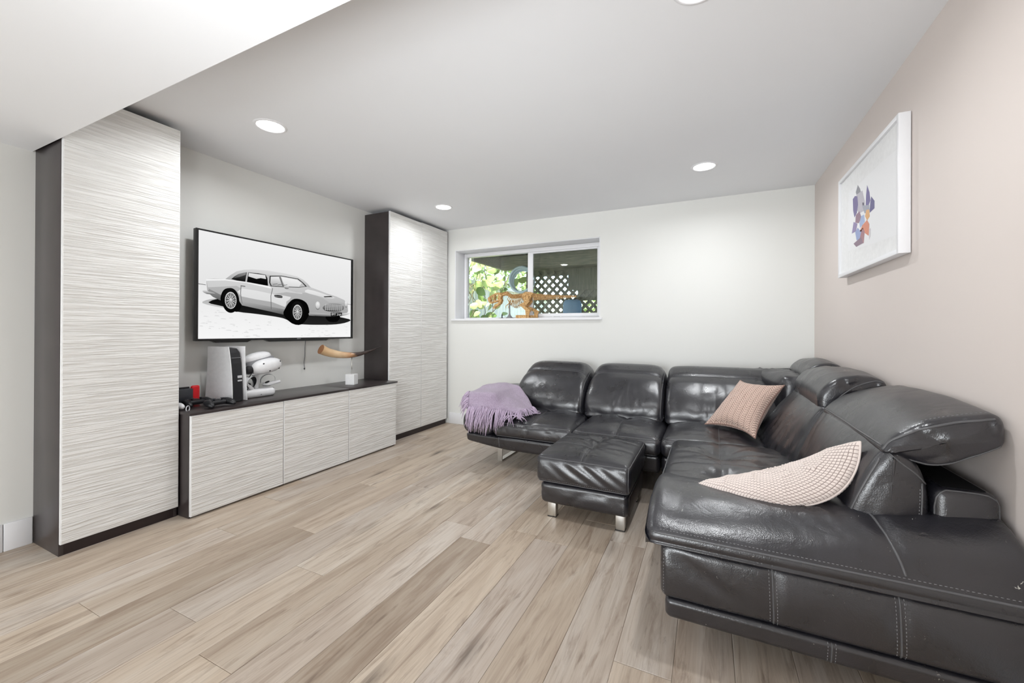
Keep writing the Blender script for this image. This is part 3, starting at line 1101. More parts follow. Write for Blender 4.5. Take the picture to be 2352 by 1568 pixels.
# headset resting on a charging stand
st = thing('charging_stand', 'white charging stand under the headset, holding two ring controllers', 'charging stand', (-3.11, 1.965, TOPZ))
V, F = cushion((0.13, 0.245, 0.062), 0.028, (6, 10, 2), 4)
part('dock_base', V + np.array((-3.11, 1.965, TOPZ + 0.031)), F, M['white'], st, smooth=True)
v, f = boxg(-3.145, -3.105, 1.955, 1.985, TOPZ + 0.05, TOPZ + 0.172, 0.006)
part('post', v, f, M['white'], st, smooth=True, sharp=40)
v, f = boxg(-3.16, -3.06, 1.90, 2.04, TOPZ + 0.172, TOPZ + 0.182, 0.004)
part('cradle', v, f, M['white'], st, smooth=True, sharp=40)
tube('cable', catmull([(-3.045, 1.90, TOPZ + 0.20), (-3.05, 1.86, TOPZ + 0.13), (-3.03, 1.845, TOPZ + 0.10), (-3.03, 1.858, TOPZ + 0.085), (-3.035, 1.853, TOPZ + 0.07)], 6), 0.003, M['black'], st)
tube('cable', catmull([(-3.12, 2.085, TOPZ + 0.045), (-3.12, 2.108, TOPZ + 0.05), (-3.12, 2.115, TOPZ + 0.035), (-3.12, 2.105, TOPZ + 0.012), (-3.12, 2.11, TOPZ + 0.004)], 6), 0.0035, M['black'], st)
v, f = latheg([(0.004, 0), (0.004, 0.003)], (0, 0, 0), 10)
part('status_light', [(-3.045 + p[2], 1.965 + p[0], TOPZ + 0.02 + p[1]) for p in v], f, M['grey'], st)

def vr_controller(label, c, ang, tilt):
    t = thing('ring_controller', label, 'controller', c, 'ring controllers on the charging stand')
    def tr(V):
        V = np.asarray(V, float)
        ca, sa = math.cos(tilt), math.sin(tilt)
        W = V.copy()
        W[:, 1] = V[:, 1] * ca - V[:, 2] * sa
        W[:, 2] = V[:, 1] * sa + V[:, 2] * ca
        W = rot_pts(W, ang, (0, 0, 0))
        return W + np.array(c)
    # wide open ring, white outside and dark inside
    n, mseg = 36, 2
    def band(r0, wd0, rr):
        V, F = [], []
        for i in range(n):
            a = 2 * PI * i / n
            wdt = wd0 * (0.55 + 0.45 * math.cos(a - 2.2))
            for k in (-1, 1):
                V.append((k * wdt, 0.052 * rr * math.cos(a), 0.046 * rr * math.sin(a)))
        for i in range(n):
            j = (i + 1) % n
            F.append((2 * i, 2 * i + 1, 2 * j + 1, 2 * j))
        return V, F
    V1, F1 = band(0, 0.030, 1.0)
    part('ring', tr(V1), F1, M['white'], t, smooth=True)
    V1, F1 = band(0, 0.030, 0.955)
    part('ring_lining', tr(V1), F1, M['black'], t, smooth=True)
    V1, F1 = tubeg([(0, -0.045, -0.012), (0, -0.01, -0.028), (0.0, 0.03, -0.038), (0.0, 0.07, -0.05)], [0.012, 0.015, 0.014, 0.011], 12)
    part('grip', tr(V1), F1, M['white'], t, smooth=True)
    V1, F1 = ellg((0, -0.012, -0.012), (0.016, 0.020, 0.008), 14, 8)
    part('face_plate', tr(V1), F1, M['black'], t, smooth=True)
    return t
vr_controller('white ring controller on the charging stand, beside the game console', (-3.07, 1.895, TOPZ + 0.115), 0.35, -0.35)
vr_controller('white ring controller on the charging stand, on its far side from the game console', (-3.09, 2.045, TOPZ + 0.118), -0.5, 0.45)

hs = thing('virtual_reality_headset', 'white headset with rounded front visor resting on the charging stand', 'headset', (-3.10, 1.99, TOPZ + 0.182))
HC = np.array((-3.07, 2.015, TOPZ + 0.235))
def hst(V, a=0.15):
    V = np.asarray(V, float)
    W = V.copy()
    ca, sa = math.cos(a), math.sin(a)
    W[:, 1] = V[:, 1] * ca - V[:, 2] * sa
    W[:, 2] = V[:, 1] * sa + V[:, 2] * ca
    return W + HC
v, f = ellg((0.004, -0.002, -0.002), (0.062, 0.116, 0.056), 32, 18, 0.82)
part('visor', hst(v), f, M['white'], hs, smooth=True)
vis = bvh(hst(v), f)
v, f = ellg((-0.022, -0.012, -0.001), (0.054, 0.122, 0.060), 28, 16, 0.85)
part('visor_rim', hst(v), f, M['grey'], hs, smooth=True)
v, f = ellg((-0.006, -0.128, -0.006), (0.034, 0.030, 0.030), 18, 10, 0.75)
part('hinge', hst(v), f, M['black'], hs, smooth=True)
v, f = ellg((-0.045, -0.012, 0.036), (0.056, 0.112, 0.040), 28, 14, 0.9)
part('face_gasket', hst(v, 0.16), f, M['grey'], hs, smooth=True)
v, f = ellg((-0.055, -0.020, 0.062), (0.056, 0.104, 0.045), 28, 14, 0.9)
part('headband', hst(v, 0.20), f, M['white'], hs, smooth=True)
for (cy_, cz_) in ((-0.050, 0.026), (0.088, 0.016), (-0.010, -0.036), (0.070, -0.034)):
    p_ = hst([(0.0, cy_, cz_)])[0]
    hit = vis.ray_cast(Vector((p_[0] + 0.3, p_[1], p_[2])), Vector((-1, 0, 0)))
    if hit[0] is not None:
        v, f = ellg(tuple(hit[0]), (0.003, 0.0065, 0.0065), 12, 8)
        part('lens', v, f, M['black'], hs, smooth=True)

# handheld console standing in its dock, mostly behind the tall cabinet's edge
hd = thing('handheld_console', 'handheld console with red side standing in a dark dock by the tall cabinet', 'game console', (-3.16, 1.50, TOPZ))
v, f = boxg(-3.20, -3.13, 1.405, 1.556, TOPZ, TOPZ + 0.112, 0.008)
part('dock', v, f, M['navy'], hd, smooth=True, sharp=40)
v, f = boxg(-3.182, -3.168, 1.41, 1.552, TOPZ + 0.112, TOPZ + 0.122, 0.003)
part('tablet', v, f, M['black'], hd, smooth=True, sharp=40)
V, F = cushion((0.026, 0.052, 0.122), 0.0125, (2, 4, 8), 4)
V[:, 1] = V[:, 1]
part('red_grip', V + np.array((-3.165, 1.582, TOPZ + 0.066)), F, M['red'], hd, smooth=True, label='bright red side grip')

def gamepad(label, c, ang, white=False):
    t = thing('gamepad', label, 'controller', c, 'gamepads on the worktop')
    body = M['white'] if white else M['black']
    def tr(V):
        return rot_pts(np.asarray(V, float), ang, (0, 0, 0)) + np.array(c)
    V, F = cushion((0.062, 0.096, 0.030), 0.013, (5, 8, 2), 4)
    V[:, 2] += 0.032 - 0.05 * (V[:, 0]) 
    part('body', tr(V), F, body, t, smooth=True)
    for s_ in (-1, 1):
        path = catmull([(-0.018, s_ * 0.052, 0.034), (0.012, s_ * 0.062, 0.033), (0.045, s_ * 0.069, 0.026), (0.072, s_ * 0.071, 0.017)], 5)
        rr = np.interp(np.linspace(0, 1, len(path)), [0, 0.3, 0.75, 1], [0.021, 0.023, 0.018, 0.008])
        v, f = tubeg(path, list(rr), 14)
        part('grip', tr(v), f, body, t, smooth=True)
        v, f = latheg([(0.006, 0), (0.005, 0.010), (0.0095, 0.012), (0.0095, 0.015), (0.004, 0.016)], (0.010, s_ * 0.026, 0.045), 14)
        part('thumb_stick', tr(v), f, M['grey'] if white else M['navy'], t, smooth=True)
        v, f = boxg(-0.036, -0.020, s_ * 0.05 - 0.014, s_ * 0.05 + 0.014, 0.030, 0.046, 0.004)
        part('trigger', tr(v), f, M['navy'], t, smooth=True)
    v, f = boxg(-0.024, -0.002, -0.020, 0.020, 0.046, 0.0505, 0.002)
    part('touch_pad', tr(v), f, M['navy'], t)
    mm = MB()
    for k in range(4):
        a = PI / 2 * k
        mm.add(*latheg([(0.0045, 0), (0.0045, 0.004), (0.002, 0.005)], (-0.012 + 0.012 * math.cos(a), 0.052 + 0.012 * math.sin(a), 0.048), 10))
        mm.add(*boxg(-0.012 + 0.010 * math.cos(a) - 0.004, -0.012 + 0.010 * math.cos(a) + 0.004, -0.052 + 0.010 * math.sin(a) - 0.004, -0.052 + 0.010 * math.sin(a) + 0.004, 0.046, 0.053))
    V = tr(mm.v)
    part('button_cluster', V, mm.f, M['grey'], t, kind='stuff')
    return t
gamepad('black gamepad lying in front of the handheld console and its dock', (-3.065, 1.535, TOPZ - 0.002), 0.10)
gamepad('black gamepad lying nearest to the white game console', (-2.925, 1.590, TOPZ - 0.002), 0.10)
mc = thing('motion_controller', 'small white controller with round loop, cut off by the edge of the tall cabinet', 'controller', (-2.97, 1.41, TOPZ))
v, f = tubeg(catmull([(-3.03, 1.40, TOPZ + 0.026), (-2.99, 1.408, TOPZ + 0.028), (-2.955, 1.415, TOPZ + 0.020)], 5), [0.018, 0.020, 0.021, 0.021, 0.020, 0.020, 0.019, 0.018, 0.016, 0.013, 0.008], 12)
part('grip', v, f, M['white'], mc, smooth=True)
v, f = torusg((-2.935, 1.428, TOPZ + 0.013), 0.017, 0.003, 'X', 24, 8)
v = rot_pts(v, 0.6, (-2.935, 1.428, 0))
part('loop', v, f, M['silver'], mc, smooth=True)

# horn on a stand
hn = thing('horn_ornament', 'pale and black polished horn mounted on a white cube', 'ornament', (-3.03, 2.815, TOPZ))
V, F = boxg(-0.042, 0.042, -0.042, 0.042, 0, 0.098, 0.002)
part('base_cube', rot_pts(V, math.radians(22), (0, 0, 0)) + np.array((-3.03, 2.82, TOPZ)), F, M['marble'], hn)
tube('rod', [(-3.03, 2.82, TOPZ + 0.095), (-3.03, 2.82, TOPZ + 0.272)], 0.0045, M['steel'], hn, 10)
path = catmull([(-3.10, 2.535, 0.985), (-3.085, 2.60, 0.955), (-3.06, 2.70, 0.930), (-3.03, 2.815, 0.921), (-2.985, 2.90, 0.934), (-2.93, 2.98, 0.964), (-2.88, 3.045, 0.999)], 8)
rr = np.interp(np.linspace(0, 1, len(path)), [0, 0.25, 0.5, 0.75, 0.92, 1], [0.043, 0.036, 0.025, 0.013, 0.006, 0.003])
v, f = tubeg(path, list(rr), 18)
hroot = part('horn', v, f[:-2] + [f[-1]], M['horn'], hn, smooth=True)
v, f = tubeg([path[0] + (path[0] - path[1]) * 0.15, path[0] + (path[1] - path[0]) * 0.3], [0.0435, 0.0432], 18)
part('horn_rim', v, f, plain('horn_rim', srgb(150, 104, 70)[:3], 0.5), hn, smooth=True, sharp=40)

# ------------------------------------------------------------------ black leather corner sofa
sofa = thing('corner_sofa', 'large black leather corner sofa with adjustable headrests', 'sofa', (-0.2, 3.0, 0))
LE, LW = M['leather'], M['leather_worn']

def put(name, V, F, mat=None, parent=None, **k):
    V, F = fixnormals(np.asarray(V, float), F)
    o = part(name, V, F, mat or LE, parent or sofa, smooth=True, **k)
    BV[o.name] = bvh(V, F)
    return o

def wrinkle(V, amp, scale, seed=1, mask=None):
    n = vnoise(V * np.array(scale), seed) + 0.5 * vnoise(V * np.array(scale) * 2.1, seed + 5)
    # ridged, like creased hide
    rdg = (1 - np.abs(n)) ** 3
    return amp * (rdg - 0.3) * (1 if mask is None else mask)

def seam(name, parent, paths, direction, r=0.0035, mat=None, lift=0.0):
    m = MB()
    tree = BV[parent.name]
    for p in paths:
        q = drape(tree, p, direction, lift)
        if len(q) > 2:
            m.add(*tubeg(q, r, 6))
    if m.v:
        return m.build(name, mat or M['piping'], parent, smooth=True)

def stitches(name, parent, paths, direction, step=0.011, ln=0.006, r=0.0011):
    m = MB()
    tree = BV[parent.name]
    for p in paths:
        q = drape(tree, p, direction, 0.0003)
        acc = 0.0
        for i in range(len(q) - 1):
            a, b = q[i], q[i + 1]
            L = (b - a).length
            if L > 0.06:
                continue
            d = (b - a) / max(L, 1e-9)
            s_ = acc
            while s_ < L:
                c = a + d * s_
                m.add(*tubeg([c - d * ln / 2, c, c + d * ln / 2], [r * 0.7, r, r * 0.7], 4))
                s_ += step
            acc = s_ - L
    if m.v:
        return m.build(name, M['stitch'], parent, smooth=True, kind='stuff')

def seat(name, x0, x1, y0, y1, z0, z1, r, puff, tufts=(), seams=(), front=None, seed=1, n=(40, 40, 6), wr=0.004, mat=None, extra=None):
    cx, cy, cz = (x0 + x1) / 2, (y0 + y1) / 2, (z0 + z1) / 2
    V, F = cushion((x1 - x0, y1 - y0, z1 - z0), r, n, 4)
    hx, hy, hz = (x1 - x0) / 2, (y1 - y0) / 2, (z1 - z0) / 2
    u, v_, w_ = V[:, 0] / hx, V[:, 1] / hy, V[:, 2] / hz
    top = sstep(-0.2, 0.9, w_)
    V = V + np.array((cx, cy, cz))
    dome = (1 - np.clip(np.abs(u), 0, 1) ** 3) * (1 - np.clip(np.abs(v_), 0, 1) ** 3)
    V[:, 2] += top * puff * dome
    # bellied sides
    side = (1 - w_ ** 2)
    V[:, 1] -= side * 0.010 * (v_ < -0.8)
    V[:, 0] += side * 0.008 * np.sign(u) * (np.abs(u) > 0.8)
    for (tx, ty, dep, rad) in tufts:
        d2 = ((V[:, 0] - tx) ** 2 + (V[:, 1] - ty) ** 2) / rad ** 2
        ang = np.arctan2(V[:, 1] - ty, V[:, 0] - tx)
        fold = 0.5 + 0.5 * np.cos(ang * 9 + seed)
        V[:, 2] -= top * (dep * np.exp(-d2 * 3.0) + dep * 0.28 * fold * np.exp(-d2 * 0.8) * np.clip(d2 * 3, 0, 1))
    for (ax_, val, dep) in seams:
        c = V[:, 0] if ax_ == 'x' else V[:, 1]
        V[:, 2] -= top * dep * np.exp(-((c - val) / 0.018) ** 2)
    V[:, 2] += top * wrinkle(V, wr, (7, 11, 3), seed, dome)
    V[:, 1] += wrinkle(V, 0.006, (9, 3, 7), seed + 9, (v_ < -0.7) * side) 
    if extra is not None:
        V = extra(V, u, v_, w_)
    return put(name, V, F, mat)

# --- run along the back wall: two seats with the arm at the left end
ZS = 0.415
FY = 2.965
s1 = seat('seat_cushion', -1.60, -0.932, FY, 3.75, 0.285, ZS, 0.045, 0.045, tufts=[(-1.26, 3.42, 0.02, 0.10)], seams=[('x', -1.26, 0.008)], seed=3)
s2 = seat('seat_cushion', -0.924, -0.298, FY - 0.005, 3.75, 0.285, ZS, 0.045, 0.048, tufts=[(-0.60, 3.40, 0.025, 0.12)], seams=[('x', -0.60, 0.008)], seed=5)
for s_, xm, a, b in ((s1, -1.26, -1.585, -0.95), (s2, -0.60, -0.91, -0.315)):
    seam('seam', s_, [line((xm, FY - 0.03, 0.8), (xm, 3.55, 0.8), 40)], (0, 0, -1), 0.0022)
    seam('piping', s_, [line((a, 2.5, ZS - 0.012), (b, 2.5, ZS - 0.012), 40)], (0, 1, 0), 0.004)
    seam('piping', s_, [line((a, 2.5, 0.296), (b, 2.5, 0.296), 40)], (0, 1, 0), 0.003)

# lower rail under the seats, curved up towards the arm
def rail(name, x0, x1, y, seed=0, curve=True, z0=0.170, z1=0.287):
    V, F = cushion((x1 - x0, 0.62, z1 - z0), 0.030, (30, 8, 5), 3)
    V = V + np.array(((x0 + x1) / 2, y + 0.31, (z0 + z1) / 2))
    if curve:
        k = np.clip((-1.45 - V[:, 0]) / 0.45, 0, 1) ** 1.3
        low = np.clip((z1 - V[:, 2]) / (z1 - z0), 0, 1)
        V[:, 2] += k * low * 0.052
    V[:, 1] += np.clip((z1 - V[:, 2]) / (z1 - z0), 0, 1) * 0.03
    return put(name, V, F)
r1 = rail('base_rail', -1.865, -0.929, FY + 0.005)
r2 = rail('base_rail', -0.925, -0.300, FY + 0.03, curve=False, z0=0.155)
stitches('stitching', r1, [line((-1.545, 2.5, 0.275), (-1.545, 2.5, 0.20), 16)], (0, 1, 0))
seam('seam', r1, [line((-1.55, 2.5, 0.28), (-1.55, 2.5, 0.20), 16)], (0, 1, 0), 0.002)

# arm at the left end: rounded body and a folding pad on top
V, F = cushion((0.27, 0.98, 0.20), 0.06, (6, 18, 6), 4)
V = V + np.array((-1.745, 3.46, 0.375))
V[:, 0] -= 0.03 * (1 - ((V[:, 2] - 0.375) / 0.10) ** 2) * (V[:, 0] < -1.80)
arm = put('arm', V, F)
V, F = cushion((0.345, 0.90, 0.125), 0.055, (8, 18, 4), 4)
V[:, 2] += np.where(V[:, 0] > 0, V[:, 0] * 0.12, 0) + 0.02 * np.cos(V[:, 0] / 0.345 * PI)
V = V + np.array((-1.745, 3.42, 0.535))
pad = put('arm_pad', V, F)
seam('piping', pad, [line((-1.90, 2.5, 0.527), (-1.60, 2.5, 0.527), 20)], (0, 1, 0), 0.003)

# --- seat in the corner and along the right wall
s3 = seat('seat_cushion', -0.288, 0.40, FY, 3.72, 0.285, ZS + 0.005, 0.045, 0.045, tufts=[(0.07, 3.12, 0.02, 0.12)], seams=[('x', 0.07, 0.006)], seed=8)
seam('seam', s3, [line((0.07, FY, 0.8), (0.07, 3.5, 0.8), 30)], (0, 0, -1), 0.0022)
seam('piping', s3, [line((-0.27, 2.5, ZS - 0.01), (-0.10, 2.5, ZS - 0.01), 12)], (0, 1, 0), 0.004)
r3 = rail('base_rail', -0.292, 0.30, FY + 0.03, curve=False, z0=0.155)

def wing_extra(V, u, v_, w_):
    return V
s4 = seat('seat_cushion', -0.215, 0.58, 2.02, FY + 0.03, 0.27, ZS + 0.012, 0.05, 0.045, tufts=[(0.065, 2.62, 0.045, 0.17), (0.065, 2.22, 0.03, 0.12)], seams=[('x', 0.065, 0.007), ('y', 2.40, 0.004)], seed=11, n=(44, 50, 6), wr=0.007)
seam('seam', s4, [line((0.065, 2.10, 0.8), (0.065, FY, 0.8), 50)], (0, 0, -1), 0.0022)
seam('seam', s4, [line((-0.19, 2.40, 0.8), (0.30, 2.40, 0.8), 30)], (0, 0, -1), 0.0018)
seam('piping', s4, [line((-1.0, 2.06, ZS - 0.01), (-1.0, FY - 0.02, ZS - 0.01), 40)], (1, 0, 0), 0.004)
V, F = cushion((0.42, 1.2, 0.125), 0.03, (6, 16, 4), 3)
put('base_rail', V + np.array((0.075, 2.38, 0.215)), F)

# front end of the sofa nearest the camera: bulging end cushion above a tall worn panel
ecp = [(1.556, 0.392), (1.538, 0.408), (1.536, 0.428), (1.552, 0.452), (1.60, 0.486), (1.68, 0.516), (1.78, 0.532), (1.90, 0.528), (2.02, 0.505), (2.10, 0.460), (2.12, 0.42), (2.06, 0.395), (1.80, 0.388)]
def ec_def(V):
    k = np.clip((V[:, 0] + 0.20) / 1.0, 0, 1)
    up = np.clip((V[:, 2] - 0.45) / 0.09, 0, 1)
    V[:, 2] += up * (-0.026 + 0.100 * k ** 1.3) * np.clip((V[:, 0] + 0.2) / 0.1, 0.4, 1)
    # pulled in at the cross seam
    sx = 0.515 - 0.16 * (V[:, 1] - 1.55)
    V[:, 2] -= up * 0.010 * np.exp(-((V[:, 0] - sx) / 0.02) ** 2)
    # slanting creases left of the cross seam
    q = (V[:, 0] - sx)
    cr = np.sin((V[:, 0] * 1.0 + (V[:, 1] - 1.6) * 0.6) * 105 + 2 * vnoise(V * 9, 4))
    V[:, 2] += up * 0.0035 * cr * np.exp(-((q + 0.13) / 0.11) ** 2) * np.exp(-((V[:, 1] - 1.70) / 0.09) ** 2)
    V[:, 2] += up * wrinkle(V, 0.004, (6, 9, 3), 21)
    return V
V, F = loft(ecp, (-0.205, 0.821, 60), 0.04, lambda a, p, q: (a, p, q), 5, 5, ec_def)
end = put('end_cushion', V, F, LW)
seam('piping', end, [line((-0.17, 1.0, 0.436), (0.785, 1.0, 0.436), 60)], (0, 1, 0), 0.0038)
stitches('stitching', end, [line((-0.15, 1.0, 0.447), (0.785, 1.0, 0.447), 60)], (0, 1, 0))
seam('seam', end, [[(0.515 - 0.16 * (y - 1.55), y, 0.9) for y in np.linspace(1.55, 1.95, 30)]], (0, 0, -1), 0.004)

V, F = cushion((0.955, 0.55, 0.195), 0.028, (60, 8, 14), 4)
V = V + np.array((0.325, 1.55 + 0.275, 0.300))
fr = (V[:, 1] < 1.60)
hz_ = np.clip(1 - ((V[:, 2] - 0.30) / 0.10) ** 2, 0, 1)
V[:, 1] -= fr * hz_ * 0.012
for xs in (0.188, 0.500):
    V[:, 1] += fr * hz_ * 0.010 * np.exp(-((V[:, 0] - xs) / 0.02) ** 2)
dg = (V[:, 0] + 0.10) * 0.62 + (V[:, 2] - 0.37)
V[:, 1] += fr * hz_ * 0.012 * np.exp(-(dg / 0.03) ** 2) * (V[:, 0] < 0.2)
V[:, 1] += fr * wrinkle(V, 0.008, (3.2, 2, 7), 31, hz_)
pan = put('end_panel', V, F, LW)
for xs in (0.188, 0.500):
    seam('seam', pan, [line((xs, 1.0, 0.392), (xs + 0.006, 1.0, 0.208), 24)], (0, 1, 0), 0.0028)
    stitches('stitching', pan, [line((xs - 0.010, 1.0, 0.39), (xs - 0.004, 1.0, 0.21), 24), line((xs + 0.010, 1.0, 0.39), (xs + 0.016, 1.0, 0.21), 24)], (0, 1, 0))
stitches('stitching', pan, [line((-0.140, 1.0, 0.385), (-0.140, 1.0, 0.21), 24)], (0, 1, 0))
V, F = cushion((0.945, 0.52, 0.078), 0.022, (40, 6, 4), 4)
V = V + np.array((0.335, 1.552 + 0.26, 0.164))
V[:, 1] += (V[:, 1] < 1.62) * np.clip((0.19 - V[:, 2]) / 0.06, 0, 1) * 0.012
pl = put('base_rail', V, F, LW)
seam('seam', pl, [line((0.345, 1.0, 0.198), (0.345, 1.0, 0.13), 16)], (0, 1, 0), 0.0025)
stitches('stitching', pl, [line((0.335, 1.0, 0.196), (0.335, 1.0, 0.13), 16), line((0.355, 1.0, 0.196), (0.355, 1.0, 0.13), 16)], (0, 1, 0))

# frame behind the backs on the right, felt covered on top
V, F = boxg(0.645, 0.80, 1.738, 4.10, 0.14, 0.662, 0.030, 4)
frm = put('back_frame', V, F)
box('felt_top', 0.672, 0.772, 1.765, 3.3, 0.6615, 0.6635, M['felt'], sofa)
seam('piping', frm, [[(0.650, 1.0, 0.42), (0.650, 1.0, 0.50), (0.650, 1.0, 0.60), (0.653, 1.0, 0.632), (0.662, 1.0, 0.648), (0.675, 1.0, 0.656), (0.70, 1.0, 0.657), (0.75, 1.0, 0.657), (0.77, 1.0, 0.655), (0.787, 1.0, 0.645), (0.795, 1.0, 0.625), (0.796, 1.0, 0.55), (0.796, 1.0, 0.45)]], (0, 1, 0), 0.003)
V, F = boxg(-1.60, 0.645, 4.06, 4.20, 0.14, 0.72, 0.03, 3)
put('back_frame', V, F)

# --- backs along the back wall
wallp = [(3.50, 0.405), (3.47, 0.46), (3.48, 0.54), (3.55, 0.65), (3.64, 0.735), (3.705, 0.775), (3.76, 0.815), (3.84, 0.852), (3.93, 0.850), (4.01, 0.80), (4.05, 0.70), (4.06, 0.45), (3.80, 0.395)]
def back_def(x0, x1, arch, seed, crease=0.0):
    xc, hw = (x0 + x1) / 2, (x1 - x0) / 2
    def f(V):
        u = np.clip(np.abs((V[:, 0] - xc) / hw), 0, 1.05)
        up = np.clip((V[:, 2] - 0.55) / 0.30, 0, 1)
        V[:, 2] -= up * arch * u ** 6
        V[:, 0] -= np.sign(V[:, 0] - xc) * up ** 2 * 0.022 * u * (arch > 0.03)
        front = np.clip((3.80 - V[:, 1]) / 0.15, 0, 1)
        V[:, 1] -= front * 0.020 * (1 - u ** 2)
        V[:, 1] += wrinkle(V, 0.006, (6, 3, 5), seed, front)
        if crease:
            cr = np.sin(V[:, 0] * 95 + 3 * vnoise(V * 7, seed))
            V[:, 1] += crease * cr * front * np.exp(-((V[:, 2] - 0.58) / 0.10) ** 2) * np.exp(-((V[:, 0] - xc - 0.02) / 0.14) ** 2)
        # seam groove where the headrest begins
        V[:, 2] -= 0.006 * np.exp(-((V[:, 1] - 3.715) / 0.015) ** 2) * (V[:, 2] > 0.72)
        return V
    return f
for (x0, x1, arch, sd, cr) in ((-1.655, -0.985, 0.062, 41, 0.0), (-0.978, -0.322, 0.045, 43, 0.003), (-0.314, 0.50, 0.020, 45, 0.006)):
    V, F = loft(wallp, (x0, x1, 34), 0.05, lambda a, p, q: (a, p, q), 6, 5, back_def(x0, x1, arch, sd, cr))
    b = put('back_cushion', V, F)
    seam('seam', b, [line((x0 + 0.05, 3.715, 1.2), (x1 - 0.05, 3.715, 1.2), 40)], (0, 0, -1), 0.0025)
    stitches('stitching', b, [line((x0 + 0.05, 3.728, 1.2), (x1 - 0.05, 3.728, 1.2), 40)], (0, 0, -1))
    seam('piping', b, [[(x1 - 0.022, 3.0, z) for z in np.linspace(0.45, 0.80, 24)]], (0, 1, 0), 0.003)

# corner wedge between the two runs of backs
V, F = cushion((0.34, 0.62, 0.50), 0.08, (8, 12, 10), 4)
V = V + np.array((0.62, 3.75, 0.60))
V[:, 0] -= np.clip((V[:, 1] - 3.5) / 0.5, 0, 1) * 0.16 * (V[:, 0] < 0.6)
V[:, 2] += wrinkle(V, 0.02, (9, 8, 5), 51)
put('corner_wedge', V, F)

# --- backs along the right wall, with folding headrests
rp1 = [(0.42, 0.41), (0.415, 0.48), (0.44, 0.58), (0.475, 0.67), (0.515, 0.745), (0.545, 0.770), (0.60, 0.745), (0.635, 0.66), (0.642, 0.52), (0.642, 0.42), (0.55, 0.40)]
def rb_def(y0, y1, seed, skew=0.0, puffy=0.025):
    yc, hw = (y0 + y1) / 2, (y1 - y0) / 2
    def f(V):
        u = np.clip(np.abs((V[:, 1] - yc) / hw), 0, 1)
        fr_ = np.clip((0.60 - V[:, 0]) / 0.12, 0, 1)
        low = np.clip((0.75 - V[:, 2]) / 0.3, 0, 1)
        V[:, 0] -= fr_ * puffy * (1 - u ** 2)
        V[:, 0] -= fr_ * low * skew * np.clip((V[:, 1] - y0) / (y1 - y0), 0, 1)
        cr = np.sin(V[:, 1] * 70 + V[:, 2] * 22 + 3 * vnoise(V * 5, seed))
        V[:, 0] += fr_ * 0.0035 * cr * np.clip((0.70 - V[:, 2]) / 0.2, 0, 1)
        V[:, 0] += wrinkle(V, 0.006, (3, 6, 4), seed, fr_)
        # end facing the camera is soft and dimpled
        e = np.clip((y0 + 0.05 - V[:, 1]) / 0.05, 0, 1)
        V[:, 1] += wrinkle(V, 0.006, (7, 2, 8), seed + 3, e)
        return V
    return f
to_y = lambda a, p, q: (p, a, q)
RY = [(1.738, 2.545), (2.555, 3.36)]
for (y0, y1), sk, sd in ((RY[0], 0.0, 61), (RY[1], 0.10, 63)):
    V, F = loft(rp1, (y0, y1, 44), 0.035, to_y, 6, 5, rb_def(y0, y1, sd, sk))
    b = put('back_cushion', V, F)
    if sd == 61:
        pth = [(0.424, 1.0, 0.43), (0.426, 1.0, 0.50), (0.448, 1.0, 0.58), (0.48, 1.0, 0.66), (0.515, 1.0, 0.735)]
        seam('piping', b, [catmull(pth, 8)], (0, 1, 0), 0.004)
        seam('piping', b, [catmull([(0.535, 1.0, 0.758), (0.57, 1.0, 0.725), (0.60, 1.0, 0.70), (0.632, 1.0, 0.665)], 8)], (0, 1, 0), 0.003)
        seam('seam', b, [line((0.612, 1.0, 0.43), (0.618, 1.0, 0.67), 20)], (0, 1, 0), 0.003)
        stitches('stitching', b, [line((0.606, 1.0, 0.43), (0.612, 1.0, 0.66), 20)], (0, 1, 0))

def headrest(name, prof, y0, y1, seed, tilt=0.0, rr=0.03):
    yc, hw = (y0 + y1) / 2, (y1 - y0) / 2
    def f(V):
        u = np.clip((V[:, 1] - yc) / hw, -1, 1)
        up = np.clip((V[:, 2] - 0.78) / 0.1, 0, 1)
        V[:, 2] += up * 0.022 * (1 - u ** 2)
        V[:, 2] += tilt * np.clip((V[:, 0] - 0.5) / 0.3, 0, 1) * u
        V[:, 2] += wrinkle(V, 0.005, (8, 4, 4), seed)
        e = np.clip((y0 + 0.045 - V[:, 1]) / 0.045, 0, 1)
        V[:, 1] += wrinkle(V, 0.016, (9, 2, 9), seed + 2, e)
        return V
    V, F = loft(prof, (y0, y1, 30), rr, to_y, 6, 5, f)
    return put(name, V, F)
hp = [(0.520, 0.760), (0.540, 0.795), (0.585, 0.833), (0.645, 0.866), (0.72, 0.890), (0.78, 0.902), (0.806, 0.885), (0.810, 0.845), (0.800, 0.805), (0.745, 0.768), (0.685, 0.733), (0.635, 0.722), (0.585, 0.738), (0.545, 0.748)]
h2 = headrest('headrest', hp, 1.735, 2.53, 71)
seam('piping', h2, [catmull([(0.522, 1.0, 0.764), (0.545, 1.0, 0.796), (0.59, 1.0, 0.828), (0.645, 1.0, 0.855), (0.72, 1.0, 0.878), (0.785, 1.0, 0.890)], 8)], (0, 1, 0), 0.004)
seam('piping', h2, [catmull([(0.555, 1.0, 0.752), (0.60, 1.0, 0.738), (0.64, 1.0, 0.732), (0.69, 1.0, 0.745), (0.74, 1.0, 0.775), (0.795, 1.0, 0.812)], 8)], (0, 1, 0), 0.003)
stitches('stitching', h2, [[(0.60 + 0.0 * i, 0, 0) for i in range(0)] or line((0.60, 1.775, 1.2), (0.785, 1.775, 1.2), 24)], (0, 0, -1))
seam('seam', h2, [line((0.30, 1.77, 0.775), (0.30, 2.50, 0.775), 40)], (1, 0, 0), 0.004)
